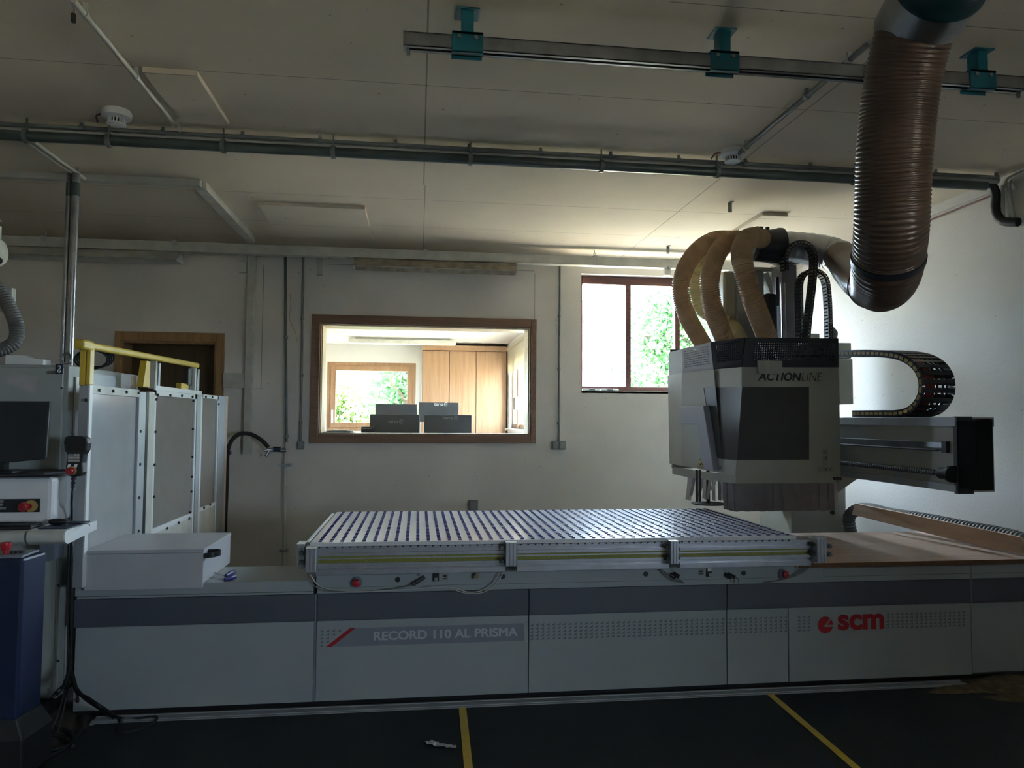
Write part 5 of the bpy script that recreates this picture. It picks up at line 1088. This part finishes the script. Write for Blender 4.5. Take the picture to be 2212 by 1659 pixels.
# console housing above the desk with panel and emergency stop
xc = at(112, 1080, Y=3.98).x; zc1 = at(90, 1032, Y=3.98).z
t = thing('console_housing', 'grey console housing with a black switch panel and red emergency stop', 'control panel', (xc-.5, 4.0, zD)); CH = t
MB().box(xc-1.2, xc, 3.98, YC_-.01, zD+.002, zc1).build('body', 'white', t, bevel=.02)
a = at(-10, 1078, Y=3.978); b = at(86, 1106, Y=3.978); pnl = MB().box(a.x-.2, b.x, 3.970, 3.981, b.z, a.z).build('switch_panel', 'black', t, bevel=.002)
p = at(68, 1093, Y=3.970); MB().tube([p, p+Vector((0, -.012, 0))], .030, 20).build('yellow_collar', 'ochre', pnl, smooth=True); MB().tube([p, p+Vector((-.012, -.035, 0)), p+Vector((-.014, -.037, 0)), p+Vector((-.020, -.055, 0))], [.012, .014, .024, .022], 20).build('red_button', 'red', pnl, smooth=True)
for x, y in ((4, 1083), (2, 1090), (9, 1098), (1, 1098)): q = at(x, y, Y=3.969); MB().box(q.x-.008, q.x+.008, 3.967, 3.970, q.z-.006, q.z+.006).build('push_button', 'sticker', pnl)
# shelf and screen
zs = at(100, 1024, Y=3.85).z; xs_ = at(122, 1022, Y=3.95).x
t = thing('screen_shelf', 'dark oval-edged shelf carrying the computer screen at the left edge', 'shelf', (xs_-.3, 3.95, zs))
MB().slab([Vector((xs_, 4.06, zs)), Vector((xs_-.05, 3.93, zs)), Vector((xs_-.22, 3.86, zs)), Vector((xs_-.8, 3.84, zs)), Vector((xs_-1.1, 3.9, zs)), Vector((xs_-1.1, YC_-.01, zs)), Vector((xs_, YC_-.01, zs))], (0, 0, -.014)).build('plate', 'rubber', t, bevel=.004)
t = thing('computer_monitor', 'dark flat computer screen in front of the grey cabinet at the left edge', 'monitor', at(20, 1015, Y=3.95))
c4 = [at(x, y, Y=Y_) for x, y, Y_ in ((-160, 1016, 3.78), (99.5, 991, 3.90), (108.5, 867, 3.93), (-160, 866, 3.80))]
n_ = (c4[1]-c4[0]).cross(c4[3]-c4[0]).normalized(); n_ = n_ if n_.y > 0 else -n_
MB().slab(c4, n_*.03).build('case', 'black', t, bevel=.003)
ce = sum(c4, Vector())/4; MB().slab([ce+(p-ce)*.955-n_*.001 for p in c4], n_*.002).build('display', 'screen', t)
p = at(4, 1000, Y=3.95); MB().box(p.x-.03, p.x+.02, 3.94, 3.98, zs, p.z+.12).box(p.x-.12, p.x+.09, 3.87, 4.05, zs, zs+.012).build('stand', 'black', t, bevel=.003)
# hand-held pendant
YP = 3.92
def pp_(x, y, dy=0): return at(x, y, Y=YP+dy)
t = thing('control_pendant', 'black hand-held control unit with keypad and red stop button, hanging at the cabinet edge', 'hand control', pp_(163, 985)); PD = t
out = [(140, 944), (150, 941), (176, 942), (187, 946), (189.5, 958), (187, 972), (181, 982), (178, 1000), (179, 1020), (175, 1029), (150, 1029), (142, 1024), (141, 1008), (146, 985), (139, 972), (137, 955)]
MB().slab([pp_(x, y) for x, y in out], (0, .05, 0)).build('case', 'black', t, bevel=.006)
MB().slab([pp_(x, y, -.002) for x, y in ((143, 947), (184, 947), (185, 958), (181, 974), (148, 974), (142, 958))], (0, .003, 0)).build('dark_face', 'rubber', t)
for r_ in range(3):
    for c_ in range(4):
        p = pp_(150+c_*6.3, 983+r_*6, -.002); MB().box(p.x-.0062, p.x+.0062, YP-.003, YP, p.z-.0055, p.z+.0055).build('key', 'stripl' if c_ > 1 or r_ > 0 else 'lgrey', t)
for x in (149, 163): p = pp_(x, 1006, -.002); MB().slab([(p.x-.009, YP-.003, p.z-.008), (p.x+.006, YP-.003, p.z-.008), (p.x+.009, YP-.003, p.z+.008), (p.x-.003, YP-.003, p.z+.008)], (0, .003, 0)).build('key', 'white', t)
p = pp_(156, 1017); MB().tube([p, p+Vector((0, -.010, 0))], .022, 20).build('yellow_collar', 'ochre', t, smooth=True); MB().tube([p+Vector((0, -.01, 0)), p+Vector((-.004, -.03, 0))], [.019, .017], 20).build('red_button', 'red', t, smooth=True)
hp = [pp_(160, 1029, .02), pp_(158, 1050, .02), pp_(155, 1080, .02), pp_(155, 1112, .16), pp_(154, 1180, .21), pp_(152, 1260, .21), pp_(150, 1380, .18), pp_(150, 1450, .12)]
MB().tube(curve(hp, 6), .0055, 8).build('cable', 'rubber', t, smooth=True)
m = MB()
for k in range(9): q = hp[0]+(hp[1]-hp[0])*(k/7); m.tube([q, q+Vector((0, 0, -.004))], .013-.0006*k, 10)
m.build('strain_relief', 'rubber', t)

# ================================================================== BLUE PEDESTAL
YB_ = 3.5; xr = at(46, 1300, Y=YB_).x; zb_t = at(30, 1207, Y=YB_).z
t = thing('foot_console', 'dark blue standing console with red mushroom button, bottom left corner', 'console', (xr-.2, YB_+.1, 0))
zf = .27
yb3 = YB_+.18
MB().slab([(xr-.6, YB_, zf), (xr, YB_, zf), (xr+.015, yb3, zf), (xr-.6, yb3, zf)], (0, 0, zb_t-zf)).build('column', 'blue', t, bevel=.012)
MB().add([(xr-.6, YB_-.015, .02), (xr+.035, YB_-.015, .02), (xr+.055, yb3+.03, .02), (xr-.6, yb3+.03, .02), (xr-.6, YB_-.015, .19), (xr+.035, YB_-.015, .19), (xr+.055, yb3+.03, .19), (xr-.6, yb3+.03, .19), (xr-.6, YB_, .28), (xr, YB_, .28), (xr+.015, yb3, .28), (xr-.6, yb3, .28)],
         [(3, 2, 1, 0), (0, 1, 5, 4), (1, 2, 6, 5), (2, 3, 7, 6), (3, 0, 4, 7), (4, 5, 9, 8), (5, 6, 10, 9), (6, 7, 11, 10), (7, 4, 8, 11), (8, 9, 10, 11)]).build('foot', 'black', t, bevel=.008)
MB().slab([(xr-.6, YB_+.01, zb_t), (xr-.01, YB_+.01, zb_t), (xr+.0, yb3-.04, zb_t+.006), (xr-.6, yb3-.04, zb_t+.006)], (0, 0, .010)).build('top_plate', 'lgrey', t, bevel=.002)
p = at(12, 1196, Y=YB_+.06); MB().tube([Vector((p.x, YB_+.06, zb_t+.01)), Vector((p.x, YB_+.06, zb_t+.028)), Vector((p.x, YB_+.06, zb_t+.029)), Vector((p.x, YB_+.06, zb_t+.05)), Vector((p.x, YB_+.06, zb_t+.062))], [.012, .012, .018, .022, .021], 20).build('red_button', 'red', t, smooth=True)
for x in (28, 38, 47): p = at(x, 1203, Y=YB_+.07); MB().cyl((p.x, YB_+.07, zb_t+.01), (p.x, YB_+.07, zb_t+.022), .010, 12).build('button', 'black', t, smooth=True)

# ================================================================== FLOOR
def fl(x, y, z=0): return at(x, y, Z=z)
ye0 = fl(680, 1527, .012).y; ye1 = fl(680, 1541, .012).y
xe0 = fl(200, 1556, .012).x; xe1 = fl(2060, 1480, .012).x+.1
t = thing('floor_edge_profile', 'grey ribbed aluminium floor edge strip along the foot of the machine', 'floor strip', ((xe0+xe1)/2, ye1, 0))
MB().box(xe0, xe1, ye1, ye0, 0, .010).box(xe0, xe1, ye0-.012, ye0, .010, .014).box(xe0, xe1, ye1+.02, ye1+.035, .010, .013).build('strip', 'alud', t)
t = thing('rubber_floor_mat', 'large dark green-black rubber floor mat in front of the machine', 'floor mat', (1, 3, 0))
ym1 = ye1-.004
xl0 = fl(222, 1552).x; xl1 = fl(180, 1583).x
mats = MB().slab([(xl0, ym1, .001), (xl1, fl(180, 1583).y, .001), (xl1-.1, 1.5, .001), (XR-.02, 1.5, .001), (XR-.02, ym1-.25, .001), (fl(2010, 1483).x, ym1, .001)], (0, 0, .007)).build('mat', 'mat_', t)
for i, (xa, ya, xb, yb, lab) in enumerate(((999, 1529, 1012, 1659, 'straight yellow floor tape, nearer the middle of the mat'), (1663, 1499, 1850, 1659, 'slanting yellow floor tape in the right part of the mat'))):
    a = fl(xa, ya, .009); b = fl(xb, yb, .009); d_ = (b-a).normalized(); s_ = Vector((d_.y, -d_.x, 0))*.020; b = b+d_*.5
    q = MB().slab([a-s_, b-s_, b+s_, a+s_], (0, 0, .0012)).build('yellow_floor_tape', 'yellow'); tag(q, lab, 'floor tape')
# torn paper on the mat
t = thing('torn_paper', 'scrap of torn grey-white paper lying on the dark mat', 'paper', fl(940, 1614, .01)); rnd = random.Random(2)
a = fl(918, 1606, .009); b = fl(985, 1614, .009); m = MB(); n = 14; gv = []
for i in range(n+1):
    for j in range(4):
        u, v = i/n, j/3; p = a+(b-a)*u; gv.append((p.x+rnd.gauss(0, .003), p.y+.035*(v-.5)*(1.3-u*.4)+rnd.gauss(0, .004), .010+.012*rnd.random()*(1 if (i < 5 or i == n) else .3)))
m.add(gv, [(i*4+j, i*4+j+1, (i+1)*4+j+1, (i+1)*4+j) for i in range(n) for j in range(3)]); m.build('scrap', 'paper', t)
# sawdust at the right foot of the machine
m = MB(); n = 40; rnd = random.Random(6)
def dust(cx_, cy_, rx_, ry_, h):
    b = len(m.v); m.v.append((cx_, cy_, .010+h))
    for k in range(28):
        q = 2*PI*k/28; f_ = 1+.25*math.sin(3*q+cx_)+rnd.gauss(0, .08); m.v.append((cx_+rx_*f_*.6*math.cos(q), cy_+ry_*f_*.6*math.sin(q), .010+h*(.5+rnd.random()*.3)))
    for k in range(28):
        q = 2*PI*k/28; f_ = 1+.3*math.sin(3*q+cx_)+rnd.gauss(0, .12); m.v.append((cx_+rx_*f_*math.cos(q), cy_+ry_*f_*math.sin(q), .0085))
    for k in range(28):
        k2 = (k+1) % 28; m.f += [(b, b+1+k, b+1+k2), (b+1+k, b+29+k, b+29+k2, b+1+k2)]
for x, y, a_, b_, h_ in ((2110, 1488, .22, .07, .012), (2190, 1470, .30, .14, .02), (2160, 1480, .2, .08, .015), (2060, 1486, .12, .03, .008), (2240, 1500, .25, .12, .012)):
    p = fl(x, y, .01); dust(p.x, p.y, a_, b_, h_)
tag(m.build('sawdust', 'saw'), 'sawdust heap at the right foot of the machine, beside the floor mat', 'sawdust', None, 'stuff')
# cables on the floor at the left
def fcab(pts, r, label, name='floor_cable'):
    P = [fl(x, y, r+.004) if len(q) == 2 else at(x, y, Y=q[2]) for q in pts for x, y in [q[:2]]]
    return tag(MB().tube(curve(P, 8), r, 8).build(name, 'rubber', smooth=True), label, 'cable', 'black cables at the foot of the cabinet')
fcab([(152, 1440, 4.05), (158, 1470, 4.02), (166, 1495, 3.98), (190, 1508, 3.93), (220, 1528, 3.88), (262, 1552), (300, 1553), (337, 1549), (330, 1562), (300, 1576), (262, 1583), (256, 1574)], .008, 'black cable reaching right to a loose loop in front of the white machine panel')
fcab([(150, 1445, 4.05), (160, 1478, 4.0), (180, 1505, 3.95), (215, 1530, 3.9), (245, 1550), (262, 1560)], .009, 'black cable twisted around the long one in front of the machine panel')
fcab([(150, 1448, 4.05), (140, 1478, 4.0), (120, 1498, 3.95), (104, 1520), (80, 1555), (60, 1570), (90, 1578), (140, 1575), (160, 1600), (120, 1620), (60, 1615), (35, 1605), (70, 1590), (130, 1590), (158, 1612)], .010, 'thick black cable coiling in two flat loops before the blue console')
fcab([(156, 1452, 4.03), (165, 1490, 3.98), (170, 1530), (178, 1560), (168, 1590), (130, 1622), (80, 1640), (20, 1650)], .008, 'black cable sweeping in a wide arc to the bottom left corner')
fcab([(148, 1452, 4.04), (132, 1490, 4.0), (110, 1508, 3.96), (100, 1516)], .007, 'short black cable disappearing behind the foot of the blue console')
MB_ = MB()
P = [at(x, y, Y=4.08) for x, y in ((152, 1180), (150, 1250), (149, 1330), (150, 1400), (150, 1450))]
t = thing('cable_bundle', 'black bundle of cables hanging down the edge of the grey cabinet to the floor', 'cables', P[-1])
for k in range(2): MB().tube(curve([p+Vector((.010*k-.006, .01*k, 0)) for p in P]+[Vector((P[-1].x+.02*k-.03, 4.05, .10)), Vector((P[-1].x+.04*k-.05, 4.0, .012))], 6), .0045, 8).build('cable', 'rubber', t, smooth=True)
